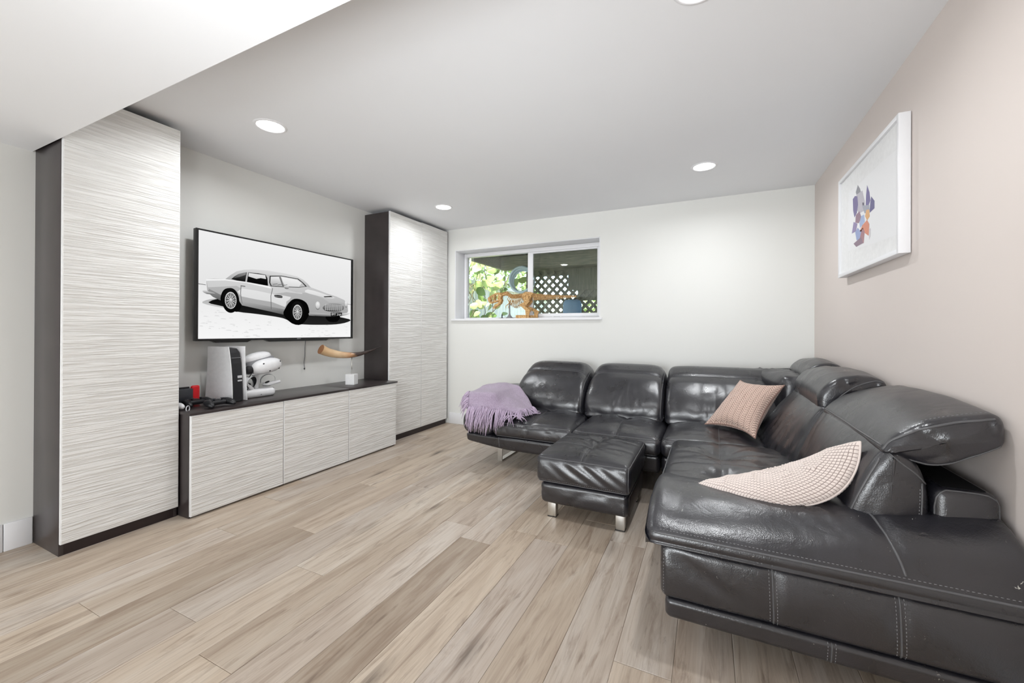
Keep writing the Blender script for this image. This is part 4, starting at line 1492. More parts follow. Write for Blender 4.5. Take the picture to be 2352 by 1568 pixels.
hp1 = [(0.545, 0.715), (0.520, 0.770), (0.530, 0.840), (0.585, 0.900), (0.66, 0.925), (0.745, 0.922), (0.790, 0.905), (0.800, 0.872), (0.765, 0.850), (0.690, 0.815), (0.62, 0.755), (0.58, 0.715)]
h1 = headrest('headrest', hp1, 2.615, 3.30, 73)
seam('piping', h1, [catmull([(0.56, 1.0, 0.722), (0.575, 1.0, 0.775), (0.62, 1.0, 0.835), (0.68, 1.0, 0.880), (0.75, 1.0, 0.908), (0.785, 1.0, 0.903)], 8)], (0, 1, 0), 0.0035)
hp0 = [(0.60, 0.80), (0.60, 0.88), (0.66, 0.932), (0.74, 0.940), (0.80, 0.915), (0.80, 0.86), (0.70, 0.80)]
h0 = headrest('headrest', hp0, 3.34, 3.95, 75)

# legs: flat steel loops under the left end, blocks elsewhere
def loop_leg(x, y0, y1, zt, wdt=0.045):
    t_ = 0.010
    m = MB()
    m.box(x, x + wdt, y0, y0 + t_, 0, zt)
    m.box(x, x + wdt, y1 - t_, y1, 0, zt)
    m.box(x, x + wdt, y0 + t_, y1 - t_, 0, t_)
    m.box(x, x + wdt, y0 + t_, y1 - t_, zt - t_, zt)
    return m.build('leg', M['steel'], sofa)
loop_leg(-1.69, 3.235, 3.65, 0.172)
for (x, y) in ((0.70, 1.75), (0.0, 1.95), (0.70, 3.9), (-0.31, 3.95), (0.05, 2.75)):
    box('leg', x - 0.03, x + 0.03, y - 0.03, y + 0.03, 0, 0.18, M['steel'], sofa, b=0.002)

pw = thing('power_adapter', 'small black adapter with a green edge on the floor under the sofa', 'adapter', (-0.27, 3.12, 0))
box('adapter_body', -0.325, -0.235, 3.07, 3.16, 0.0, 0.06, M['black'], pw, b=0.006)
box('green_strip', -0.300, -0.226, 3.062, 3.075, 0.052, 0.066, plain('green_plastic', (0.0, 0.12, 0.05), 0.5), pw, b=0.003, label='green edge strip')

# ------------------------------------------------------------------ footstool
fs = thing('footstool', 'square tufted black leather footstool on flat steel legs', 'footstool', (-0.66, 2.66, 0))
FX0, FX1, FY0, FY1 = -0.948, -0.390, 2.325, 2.945
def fs_put(name, V, F, mat=None):
    V, F = fixnormals(np.asarray(V, float), F)
    o = part(name, V, F, mat or LE, fs, smooth=True)
    BV[o.name] = bvh(V, F)
    return o
V, F = cushion((FX1 - FX0, FY1 - FY0, 0.165), 0.032, (44, 50, 12), 4)
c0 = np.array(((FX0 + FX1) / 2, (FY0 + FY1) / 2, 0.315))
u, v_, w_ = V[:, 0] / (FX1 - FX0) * 2, V[:, 1] / (FY1 - FY0) * 2, V[:, 2] / 0.0825
V = V + c0
top = sstep(0.0, 0.9, w_)
dome = (1 - np.clip(np.abs(u), 0, 1) ** 4) * (1 - np.clip(np.abs(v_), 0, 1) ** 4)
V[:, 2] += top * dome * 0.026
for (tx, ty) in ((-0.668, 2.59), (-0.668, 2.78)):
    dx, dy = V[:, 0] - tx, V[:, 1] - ty
    d2 = (dx ** 2 + dy ** 2)
    an = np.arctan2(dy, dx)
    V[:, 2] -= top * (0.020 * np.exp(-d2 / 0.0022) + 0.006 * (0.5 + 0.5 * np.cos(an * 9)) * np.exp(-d2 / 0.012) * np.clip(d2 / 0.001, 0, 1))
V[:, 2] -= top * 0.006 * np.exp(-((V[:, 0] + 0.658) / 0.012) ** 2)
for ty in (2.59, 2.78):
    V[:, 2] -= top * 0.003 * np.exp(-((V[:, 1] - ty) / 0.010) ** 2)
V[:, 2] += top * wrinkle(V, 0.0035, (8, 14, 3), 81, dome)
fm = (v_ < -0.9) * (1 - w_ ** 2)
V[:, 1] -= fm * 0.012
dgn = V[:, 0] * 1.0 + (V[:, 2] - 0.3) * 1.5
V[:, 1] += fm * 0.0055 * np.sin(dgn * 62 + 2.2 * vnoise(V * 5, 83)) * np.exp(-((V[:, 0] + 0.62) / 0.2) ** 2)
V[:, 0] += (u > 0.9) * (1 - w_ ** 2) * 0.008
fc = fs_put('cushion_top', V, F)
V, F = cushion((FX1 - FX0 - 0.03, FY1 - FY0 - 0.02, 0.135), 0.03, (30, 20, 6), 4)
V = V + np.array((c0[0] + 0.004, c0[1] + 0.006, 0.163))
low = np.clip((0.163 - V[:, 2]) / 0.0675, 0, 1)
V[:, 1] += (V[:, 1] < 2.4) * (low * 0.014 + 0.0)
V[:, 1] += (V[:, 1] < 2.4) * wrinkle(V, 0.008, (5, 2, 9), 85)
fb = fs_put('base', V, F)
zt_ = 0.385
seam('piping', fc, [line((FX0 + 0.02, 2.0, zt_), (FX1 - 0.012, 2.0, zt_), 40)], (0, 1, 0), 0.0028)
seam('piping', fc, [line((0.2, FY0 + 0.012, zt_), (0.2, FY1 - 0.02, zt_), 40)], (-1, 0, 0), 0.0034)
seam('piping', fc, [line((FX0 + 0.01, 2.0, 0.243), (FX1 - 0.01, 2.0, 0.243), 40)], (0, 1, 0), 0.003)
seam('piping', fc, [line((0.2, FY0 + 0.012, 0.243), (0.2, FY1 - 0.02, 0.243), 40)], (-1, 0, 0), 0.003)
seam('piping', fc, [[(FX1 - 0.006, 2.0, z) for z in np.linspace(0.25, 0.385, 14)]], (0, 1, 0), 0.003)
seam('seam', fc, [line((-0.668, FY0, 0.8), (-0.668, FY1 - 0.02, 0.8), 50)], (0, 0, -1), 0.0018)
seam('seam', fc, [line((FX0 + 0.03, ty, 0.8), (FX1 - 0.03, ty, 0.8), 50) for ty in (2.59, 2.78)], (0, 0, -1), 0.0016)
stitches('stitching', fb, [line((FX1 - 0.038, 2.0, 0.22), (FX1 - 0.038, 2.0, 0.11), 16)], (0, 1, 0))
stitches('stitching', fc, [line((FX0 + 0.02, 2.0, 0.255), (FX1 - 0.02, 2.0, 0.255), 40)], (0, 1, 0))
for (x, y) in ((-0.873, 2.40), (-0.455, 2.40), (-0.873, 2.86), (-0.455, 2.86)):
    m = MB()
    m.box(x - 0.026, x + 0.026, y, y + 0.045, 0.004, 0.11, 0.002)
    o = m.build('leg', M['steel'], fs, smooth=True, sharp=35)
    box('leg_pad', x - 0.027, x + 0.027, y - 0.001, y + 0.046, 0.0, 0.004, M['black'], o)
# wood lath along the right underside
box('side_board', FX1 - 0.020, FX1 - 0.008, FY0 + 0.05, FY1 - 0.04, 0.10, 0.21, M['plinth'], fs, b=0.004)

# ------------------------------------------------------------------ scatter cushions
def bil(P00, P10, P11, P01, s_, t_):
    A, B, C, D_ = map(np.array, (P00, P10, P11, P01))
    return (A[None] * ((1 - s_) * (1 - t_))[:, None] + B[None] * (s_ * (1 - t_))[:, None] + C[None] * (s_ * t_)[:, None] + D_[None] * ((1 - s_) * t_)[:, None])

def pillow(name, label, corners, thick, mat, n=40, bend=None, cells=0, pinch=0.06, seed=1, group=None, wr=0.006):
    t = thing(name, label, 'cushion', tuple(np.mean(np.array(corners), axis=0)))
    g_ = np.linspace(0, 1, n + 1)
    # denser near the edge
    g_ = 0.5 - 0.5 * np.cos(PI * g_) * (0.35) - (1 - 0.35) * (0.5 - g_) if False else g_
    S, T = np.meshgrid(g_, g_, indexing='ij')
    S, T = S.ravel(), T.ravel()
    # edges drawn in between the corners
    s2 = S + pinch * (0.5 - S) * 2 * (1 - (2 * T - 1) ** 2) * np.abs(2 * S - 1) ** 2 * 1.0
    t2 = T + pinch * (0.5 - T) * 2 * (1 - (2 * S - 1) ** 2) * np.abs(2 * T - 1) ** 2 * 1.0
    base = bil(*corners, s2, t2)
    if bend is not None:
        base = bend(base, S, T)
    Bg = base.reshape(n + 1, n + 1, 3)
    du = np.gradient(Bg, axis=0)
    dv = np.gradient(Bg, axis=1)
    N = np.cross(du, dv)
    N /= np.linalg.norm(N, axis=2)[:, :, None] + 1e-12
    N = N.reshape(-1, 3)
    prof = np.clip((1 - (2 * S - 1) ** 2) * (1 - (2 * T - 1) ** 2), 0, 1) ** 0.42
    h = thick / 2 * prof
    cellh = 0
    if cells:
        cellh = 0.0045 * (np.abs(np.sin(PI * S * cells)) * np.abs(np.sin(PI * T * cells))) ** 0.5 * np.clip(prof * 4, 0.3, 1)
    wv = wrinkle(base, wr, (10, 10, 10), seed, prof)
    A = base + N * (h + cellh + wv)[:, None]
    B = base - N * (h + cellh)[:, None]
    V = np.vstack([A, B])
    m_ = n + 1
    F = []
    for i in range(n):
        for j in range(n):
            a = i * m_ + j
            F.append((a, a + m_, a + m_ + 1, a + 1))
            a += m_ * m_
            F.append((a, a + 1, a + m_ + 1, a + m_))
    bd = [(i, 0) for i in range(n)] + [(n, j) for j in range(n)] + [(i, n) for i in range(n, 0, -1)] + [(0, j) for j in range(n, 0, -1)]
    for k in range(len(bd)):
        i, j = bd[k]
        i2, j2 = bd[(k + 1) % len(bd)]
        a, b = i * m_ + j, i2 * m_ + j2
        F.append((a, b, b + m_ * m_, a + m_ * m_))
    uv = np.vstack([np.stack([S, T], 1), np.stack([S, T], 1)])
    V, F = fixnormals(V, F)
    o = part('cover', V, F, mat, t, smooth=True, uv=uv)
    rim = [base[i * m_ + j] for i, j in bd]
    v, f = tubeg(rim + [rim[0]], 0.004, 6)
    part('edge_seam', v, f, mat, t, smooth=True, uv=np.zeros((len(v), 2)) + 0.02)
    return t
pillow('scatter_cushion', 'pink herringbone cushion leaning in the sofa corner', [(-0.02, 3.32, 0.475), (0.272, 3.005, 0.478), (0.474, 3.33, 0.790), (0.223, 3.57, 0.785)], 0.15, M['herring'], 60, seed=91, pinch=0.10)

def fold(B, S, T):
    B = B.copy()
    d = S + (1 - T)                       # runs from the left tip to the top tip
    k = np.clip((S + 1 - T) / 2, 0, 1)
    return B
# cushion slumped on the seat and bent up against the back
def slump():
    n = 150
    ctrl = np.array([[(-0.045, 1.895, 0.508), (0.07, 1.96, 0.515), (0.26, 2.04, 0.520), (0.372, 2.03, 0.555)],
                     [(0.04, 1.83, 0.515), (0.13, 1.88, 0.545), (0.25, 1.95, 0.515), (0.350, 1.97, 0.640)],
                     [(0.12, 1.755, 0.520), (0.25, 1.79, 0.585), (0.37, 1.86, 0.575), (0.435, 1.94, 0.725)],
                     [(0.24, 1.755, 0.525), (0.37, 1.735, 0.540), (0.475, 1.775, 0.620), (0.490, 1.85, 0.762)]])
    return ctrl
def bez_patch(C, S, T):
    def bern(t):
        return [(1 - t) ** 3, 3 * t * (1 - t) ** 2, 3 * t * t * (1 - t), t ** 3]
    bs, bt = bern(S), bern(T)
    out = 0
    for i in range(4):
        for j in range(4):
            out = out + (bs[i] * bt[j])[:, None] * C[i, j][None]
    return out
CT = slump()
pillow('scatter_cushion', 'pale pink waffle cushion slumped on the near end of the sofa', [tuple(CT[0, 0]), tuple(CT[3, 0]), tuple(CT[3, 3]), tuple(CT[0, 3])], 0.095, M['waffle'], 150, bend=lambda B, S, T: bez_patch(CT, S, T), cells=30, pinch=0.0, seed=95, wr=0.010)

# ------------------------------------------------------------------ lilac throw over the arm
th = thing('throw_blanket', 'fringed lilac wool throw draped over the sofa arm', 'blanket', (-1.6, 3.1, 0.45))
CB = np.array([[(-1.905, 3.12, 0.600), (-1.775, 3.52, 0.715), (-1.60, 3.50, 0.690), (-1.36, 3.27, 0.478)],
               [(-1.86, 3.02, 0.612), (-1.77, 3.25, 0.650), (-1.58, 3.26, 0.625), (-1.35, 3.22, 0.486)],
               [(-1.825, 2.945, 0.585), (-1.72, 3.00, 0.655), (-1.56, 3.05, 0.600), (-1.35, 3.14, 0.490)],
               [(-1.80, 2.925, 0.520), (-1.69, 2.915, 0.530), (-1.54, 2.945, 0.495), (-1.37, 3.06, 0.480)]])
n = 72
g_ = np.linspace(0, 1, n + 1)
S, T = np.meshgrid(g_, g_, indexing='ij')
S, T = S.ravel(), T.ravel()
B = bez_patch(CB, S, T)
wv = 0.012 * vnoise(np.stack([S * 5, T * 7, 0 * S], 1), 7) + 0.006 * vnoise(np.stack([S * 14, T * 16, 0 * S], 1), 8)
B[:, 2] += wv + 0.012
for q in range(len(B)):
    for nm in (pad.name, arm.name, s1.name):
        hit = BV[nm].ray_cast(Vector((B[q, 0], B[q, 1], 1.2)), Vector((0, 0, -1)))
        if hit[0] is not None and hit[0].z + 0.020 > B[q, 2]:
            B[q, 2] = hit[0].z + 0.020
Zg = B[:, 2].reshape(n + 1, n + 1)
for q in range(30):                                    # cloth bridges the gaps instead of dropping into them
    av = Zg.copy()
    av[1:-1, 1:-1] = (Zg[:-2, 1:-1] + Zg[2:, 1:-1] + Zg[1:-1, :-2] + Zg[1:-1, 2:]) / 4
    Zg = np.maximum(Zg, av)
B[:, 2] = Zg.ravel()
V = np.vstack([B, B - np.array((0, 0, 0.010))])
F = []
m_ = n + 1
for i in range(n):
    for j in range(n):
        a = i * m_ + j
        F.append((a, a + m_, a + m_ + 1, a + 1))
        a += m_ * m_
        F.append((a, a + 1, a + m_ + 1, a + m_))
bd = [(i, 0) for i in range(n)] + [(n, j) for j in range(n)] + [(i, n) for i in range(n, 0, -1)] + [(0, j) for j in range(n, 0, -1)]
for k in range(len(bd)):
    (i, j), (i2, j2) = bd[k], bd[(k + 1) % len(bd)]
    a, b = i * m_ + j, i2 * m_ + j2
    F.append((a, b, b + m_ * m_, a + m_ * m_))
V, F = fixnormals(V, F)
part('woven_cloth', V, F, M['lilac'], th, smooth=True)
random.seed(11)
mf = MB()
Bg = B.reshape(m_, m_, 3)
def strand(p, d, ln, floor_z):
    pts = [Vector(p)]
    d = Vector(d).normalized()
    sag = random.uniform(0.6, 1.3)
    sw = Vector((random.uniform(-1, 1), random.uniform(-1, 1), 0)) * 0.35
    for k in range(1, 7):
        d = (d + Vector((0, 0, -0.38 * sag)) + sw * 0.22).normalized()
        q = pts[-1] + d * (ln / 6)
        if q.x > -1.60 and q.y > 2.955 and q.z < 0.466:
            q.z = 0.466 + random.uniform(0, 0.006)
            d = Vector((d.x * 1.0, d.y * 1.0, 0)) + Vector((random.uniform(-.3, .3), random.uniform(-.3, .3), 0))
        if q.x < -1.585 and q.y > 2.935 and q.z < 0.48 and q.x > -1.88:
            q.y = min(q.y, 2.945)
        pts.append(q)
    mf.add(*tubeg(pts, [0.0032, 0.0036, 0.0034, 0.003, 0.0028, 0.0024, 0.0012], 5))
for k in range(170):                                   # front edge
    s_ = k / 169 * n
    i = int(s_)
    p = Bg[n - 0, 0] * 0 + (Bg[n, min(i, n)] * (1 - (s_ - i)) + Bg[n, min(i + 1, n)] * (s_ - i))
    p = p + np.array((random.uniform(-.005, .005), random.uniform(-.006, .004), random.uniform(-.004, .004)))
    t_ = k / 169
    out = Vector((-0.15 + 0.5 * t_ * t_, -1.0 + 0.35 * t_, -0.9 + 0.6 * t_))
    strand(p, out + Vector((random.uniform(-.3, .3), random.uniform(-.2, .2), random.uniform(-.2, .3))), random.uniform(0.13, 0.21) * (1.1 if 0.1 < t_ < 0.6 else 0.85), 0)
for k in range(70):                                    # left edge over the end of the arm
    s_ = k / 69 * n * 0.99
    i = int(s_)
    p = Bg[i, 0] + np.array((random.uniform(-.004, .004), random.uniform(-.005, .005), 0.004))
    strand(p, Vector((-0.6 + random.uniform(-.2, .2), -0.7 + random.uniform(-.3, .2), -0.1 + random.uniform(-.2, .2))), random.uniform(0.07, 0.13), 0)
for k in range(60):                                    # right edge on the seat
    s_ = k / 59 * n * 0.99
    i = int(s_)
    p = Bg[i, n] + np.array((0, 0, 0.002))
    strand(p, Vector((0.9 + random.uniform(-.3, .2), -0.35 + random.uniform(-.5, .4), 0.0)), random.uniform(0.05, 0.12), 0)
mf.build('fringe', M['fringe'], th, smooth=True, kind='stuff')

# ------------------------------------------------------------------ framed picture on the right wall
pf = thing('framed_picture', 'white framed abstract collage print hanging on the taupe wall', 'picture', (XR, 2.90, 1.83))
PX = XR - 0.048
fy0, fy1, fz0_, fz1_ = 2.425, 3.375, 1.512, 2.150
fw = 0.022
for (a, b, c, d) in ((fy0, fy0 + fw, fz0_, fz1_), (fy1 - fw, fy1, fz0_, fz1_), (fy0 + fw, fy1 - fw, fz0_, fz0_ + fw), (fy0 + fw, fy1 - fw, fz1_ - fw, fz1_)):
    box('frame_bar', PX, XR - 0.004, a, b, c, d, M['trim'], pf, b=0.002)
box('mount_board', PX + 0.012, PX + 0.030, fy0 + fw, fy1 - fw, fz0_ + fw, fz1_ - fw, M['door_edge'], pf)
# paper sheet with torn-edge collage, given in the plane of the picture (y, z)
qv, qf, qc = [], [], []
lay = [0]
def patch(pts, col, col2=None):
    lay[0] += 1
    P = np.array(pts, float)
    bm = bmesh.new()
    vs = [bm.verts.new((p[0], p[1], 0)) for p in P]
    fc_ = bm.faces.new(vs)
    bmesh.ops.triangulate(bm, faces=[fc_])
    bm.verts.index_update()
    n0 = len(qv)
    za, zb = P[:, 1].max(), P[:, 1].min()
    for p in bm.verts:
        t_ = (za - p.co.y) / max(1e-6, za - zb)
        cc_ = col if col2 is None else tuple(col[i] * (1 - t_) + col2[i] * t_ for i in range(3))
        qc.append((*cc_[:3], 1))
        qv.append((PX + 0.0115 - lay[0] * 0.00005, p.co.x, p.co.y))
    for q in bm.faces:
        qf.append(tuple(p.index + n0 for p in q.verts))
    bm.free()
def c3(r, g__, b):
    return srgb(r, g__, b)[:3]
COLLAGE = [([(3.205,1.662),(3.201,2.023),(3.025,2.016),(2.66,2.012),(2.444,2.001),(2.442,1.605),(2.752,1.622)], (240,240,241)),
    ([(3.025,2.016),(2.985,1.98),(2.961,1.936),(3.041,1.954),(3.061,1.984)], (150,150,156)),
    ([(3.049,1.966),(2.946,1.958),(2.905,1.884),(2.908,1.834),(3.004,1.843),(3.065,1.897)], (196,192,200)),
    ([(3.116,1.959),(3.076,1.966),(3.032,1.951),(3.02,1.898),(3.04,1.856),(3.085,1.84),(3.109,1.888)], (128,120,158)),
    ([(2.869,1.964),(2.832,1.913),(2.818,1.865),(2.844,1.847),(2.892,1.858),(2.885,1.916)], (130,122,164)),
    ([(2.806,1.883),(2.758,1.845),(2.758,1.806),(2.83,1.8),(2.82,1.854)], (116,112,150)),
    ([(2.95,1.873),(2.833,1.845),(2.824,1.803),(2.908,1.818)], (170,172,184)),
    ([(2.946,1.89),(2.918,1.882),(2.916,1.865),(2.944,1.873)], (110,105,120)),
    ([(2.881,1.83),(2.838,1.822),(2.826,1.781),(2.868,1.768),(2.901,1.801)], (226,178,128)),
    ([(3.058,1.848),(2.994,1.854),(2.961,1.809),(3.003,1.786),(3.068,1.805)], (158,132,146)),
    ([(2.965,1.817),(2.915,1.814),(2.904,1.77),(2.983,1.753),(2.995,1.784)], (172,188,220)),
    ([(3.098,1.817),(3.029,1.79),(3.054,1.751),(3.132,1.754)], (156,144,180)),
    ([(3.023,1.765),(2.96,1.725),(2.979,1.688),(3.043,1.695),(3.068,1.749)], (160,172,210)),
    ([(2.868,1.772),(2.833,1.74),(2.843,1.679),(2.917,1.714),(2.934,1.745),(2.987,1.736),(2.945,1.76)], (222,150,126)),
    ([(2.949,1.742),(2.904,1.719),(2.922,1.655),(2.963,1.659),(2.995,1.686)], (176,136,140)),
    ([(3.099,1.686),(2.964,1.698),(2.931,1.657),(3.047,1.657)], (150,130,144)),
    ([(2.833,1.715),(2.81,1.713),(2.818,1.669),(2.836,1.654)], (214,208,212))]
for pts_, c_ in COLLAGE:
    patch(pts_, c3(*c_))
part('collage_print', qv, qf, M['print'], pf, vcol=qc)

# ------------------------------------------------------------------ wooden dinosaur skeleton on the window sill
dn = thing('dinosaur_skeleton', 'carved wooden dinosaur skeleton model standing on the window sill', 'model', (-1.95, YB + 0.10, WZ0))
DY = YB + 0.10
DW = M['dino']
def dpl(name, outline, dy=0.0, th=0.012, mat=None, parent=None):
    v, f = plateg(outline, th, lambda a, b, t_: (a, DY + dy + t_, b))
    v, f = fixnormals(np.array(v), f)
    return part(name, v, f, mat or DW, parent or dn)
def dtube(name, pts, r, dy=0.0, parent=None):
    v, f = tubeg([(a, DY + dy + (c[0] if c else 0), b) for a, b, *c in pts], r, 8)
    return part(name, v, f, DW, parent or dn, smooth=True)
# skull: two cheek plates with an eye opening made from strips, toothed jaws
for dy in (-0.022, 0.022):
    m = MB()
    for o_ in ([(-2.425, 1.553), (-2.40, 1.575), (-2.32, 1.612), (-2.255, 1.618), (-2.262, 1.600), (-2.325, 1.594), (-2.395, 1.560)],
               [(-2.425, 1.553), (-2.395, 1.560), (-2.385, 1.535), (-2.40, 1.50), (-2.415, 1.515)],
               [(-2.40, 1.503), (-2.29, 1.528), (-2.25, 1.545), (-2.25, 1.530), (-2.29, 1.510), (-2.395, 1.488)],
               [(-2.255, 1.618), (-2.262, 1.600), (-2.285, 1.575), (-2.29, 1.528), (-2.25, 1.545), (-2.235, 1.58)],
               [(-2.345, 1.590), (-2.328, 1.594), (-2.335, 1.525), (-2.352, 1.520)]):
        v, f = plateg(o_, 0.010, lambda a, b, t_: (a, DY + dy + t_, b))
        m.add(*fixnormals(np.array(v), f))
    m.build('skull_plate', DW, dn)
    m = MB()
    v, f = plateg([(-2.245, 1.545), (-2.232, 1.525), (-2.25, 1.485), (-2.30, 1.455), (-2.345, 1.425), (-2.358, 1.432), (-2.33, 1.465), (-2.285, 1.492), (-2.262, 1.53)], 0.010, lambda a, b, t_: (a, DY + dy * 0.9 + t_, b))
    m.add(*fixnormals(np.array(v), f))
    m.build('jaw_plate', DW, dn)
m = MB()
for k in range(9):
    x = -2.395 + k * 0.014
    m.add(*tubeg([(x, DY - 0.022, 1.497 + k * 0.003), (x - 0.002, DY - 0.022, 1.479 + k * 0.003)], [0.004, 0.001], 5))
for k in range(6):
    m.add(*tubeg([(-2.335 + k * 0.013, DY - 0.020, 1.462 + k * 0.006), (-2.337 + k * 0.013, DY - 0.020, 1.478 + k * 0.006)], [0.004, 0.001], 5))
m.build('teeth', DW, dn, kind='stuff')
# spine
spine = catmull([(-2.25, 1.585), (-2.20, 1.598), (-2.16, 1.590), (-2.12, 1.565), (-2.06, 1.560), (-1.99, 1.565), (-1.90, 1.568), (-1.80, 1.562), (-1.65, 1.552), (-1.50, 1.548), (-1.38, 1.546), (-1.31, 1.546)], 10)
sr = np.interp(np.linspace(0, 1, len(spine)), [0, 0.12, 0.3, 0.55, 0.8, 1], [0.014, 0.014, 0.007, 0.008, 0.006, 0.003])
v, f = tubeg([(a, DY, b) for a, b in spine], list(sr), 8)
part('spine', v, f, DW, dn, smooth=True)
def at(x):
    i = int(np.argmin(np.abs(spine[:, 0] - x)))
    return spine[i, 1]
for k in range(52):
    x = -2.235 + k * 0.0178
    z = at(x)
    tail = x > -1.84
    up = 0.030 if not tail else 0.030 * (1 - (x + 1.84) / 0.62)
    dnw = 0.018 if not tail else 0.045 * (1 - (x + 1.84) / 0.62) + 0.006
    sl = 0.006
    v, f = plateg([(x - 0.004, z - dnw), (x + 0.004, z - dnw), (x + 0.005 + sl, z + up), (x - 0.003 + sl, z + up)], 0.030 if not tail else 0.024, lambda a, b, t_: (a, DY + t_, b))
    part('vertebra', *fixnormals(np.array(v), f), DW, dn)
# ribs
for k in range(11):
    x = -2.13 + k * 0.0185
    z = at(x)
    ln = 0.135 * math.sin(PI * (k + 2.2) / 14)
    for sg in (-1, 1):
        pts = [(x + 0.004, DY + sg * 0.008, z + 0.006), (x - 0.006, DY + sg * 0.040, z - ln * 0.25), (x - 0.012, DY + sg * 0.046, z - ln * 0.6), (x - 0.006, DY + sg * 0.026, z - ln)]
        v, f = tubeg(catmull(pts, 4), 0.0036, 6)
        part('rib', v, f, DW, dn, smooth=True)
# chevrons: lower fringe of the tail
# pelvis and hind legs
for sg in (-1, 1):
    yy = sg * 0.034
    dpl('pelvis_plate', [(-1.965, 1.590), (-1.92, 1.612), (-1.86, 1.608), (-1.82, 1.590), (-1.845, 1.572), (-1.862, 1.52), (-1.90, 1.498), (-1.945, 1.515), (-1.96, 1.55)], yy * 0.75, 0.014)
    v, f = torusg((-1.902, DY + yy * 0.75 + sg * 0.008, 1.555), 0.026, 0.007, 'Y', 20, 8)
    part('hip_ring', v, f, DW, dn, smooth=True)
    fx = 0.0 if sg < 0 else 0.06
    dpl('thigh', [(-1.925, 1.55), (-1.875, 1.55), (-1.86, 1.50), (-1.90, 1.455), (-1.955, 1.438), (-1.99, 1.448), (-1.97, 1.475), (-1.93, 1.49)], yy * 1.25, 0.016)
    dpl('shin', [(-1.965, 1.462), (-1.915, 1.448), (-1.875 + fx * .6, 1.418), (-1.84 + fx, 1.385), (-1.865 + fx, 1.368), (-1.91 + fx * .6, 1.395), (-1.95, 1.432)], yy * 1.5, 0.016)
    dpl('shank', [(-1.905 + fx, 1.390), (-1.845 + fx, 1.392), (-1.862 + fx, 1.340), (-1.855 + fx, WZ0 + 0.001), (-1.895 + fx, WZ0 + 0.001), (-1.90 + fx, 1.34)], yy * 1.7, 0.018)
    for q in (-0.018, 0.0, 0.018):
        v, f = boxg(-2.03 + fx + abs(q) * 1.2, -1.885 + fx, DY + yy * 1.7 + q - 0.006, DY + yy * 1.7 + q + 0.006, WZ0, WZ0 + 0.036, 0.004)
        part('toe', v, f, DW, dn, smooth=True, sharp=40)
    # small fore limbs
    v, f = tubeg([(-2.11, DY + yy, 1.52), (-2.135, DY + yy, 1.475), (-2.16, DY + yy, 1.462), (-2.175, DY + yy * 1.1, 1.445), (-2.165, DY + yy * 1.1, 1.425)], [0.006, 0.006, 0.005, 0.004, 0.002], 6)
    part('fore_limb', v, f, DW, dn, smooth=True)
sx_ = -2.139
v, f = latheg([(0.052, 0.0), (0.050, 0.006), (0.030, 0.018), (0.014, 0.040), (0.009, 0.06), (0.008, 0.20)], (sx_, DY, WZ0), 16)
part('display_stand', v, f, M['grey'], dn, smooth=True)
sm = thing('small_figurine', 'tiny dark figurine on a flat base beside the dinosaur stand', 'figurine', (-2.24, DY, WZ0))
v, f = latheg([(0.032, 0.0), (0.030, 0.005), (0.008, 0.007), (0.007, 0.03), (0.009, 0.036), (0.004, 0.056)], (-2.24, DY, WZ0), 14)
part('figure', v, f, M['navy'], sm, smooth=True)

# ------------------------------------------------------------------ outside the window
GZ = 0.95
gd = struct(box('ground', -9, 6, YB + 0.32, 16, GZ - 0.3, GZ, M['ground']))
fe = thing('garden_fence', 'pale weathered board fence running away beside the house', 'fence', (-3.55, 6.8, GZ))
y = 4.9
random.seed(5)
k = 0
while y < 9.4:
    wd = 0.145
    v, f = boxg(-3.56, -3.54, y, y + wd - 0.014, GZ, 1.96 + random.uniform(-0.01, 0.01))
    part('board', v, f, M['fence'], fe)
    y += wd
box('top_rail', -3.54, -3.45, 4.9, 9.4, 1.93, 1.985, M['fence'], fe)
box('mid_rail', -3.54, -3.48, 4.9, 9.4, 1.30, 1.38, M['fence'], fe)
# timber deck overhead with its beam and post
dk = thing('timber_deck', 'dark timber deck overhead with a beam and post outside the window', 'deck', (-1.0, 5.6, 2.2))
box('beam', -2.86, 1.5, 5.55, 5.66, 2.085, 2.285, M['deck'], dk)
box('beam_end_board', -2.90, -2.86, 4.75, 5.7, 2.10, 2.30, M['deck'], dk)
x = -2.9
while x < 1.4:
    box('deck_board', x, x + 0.135, 4.62, 6.35, 2.30, 2.335, M['deck'], dk)
    x += 0.142
box('post', -2.44, -2.35, 5.56, 5.65, GZ, 2.085, M['deck'], dk)
box('side_board', -2.64, 1.5, 6.02, 6.05, 2.02, 2.30, M['deck'], dk)
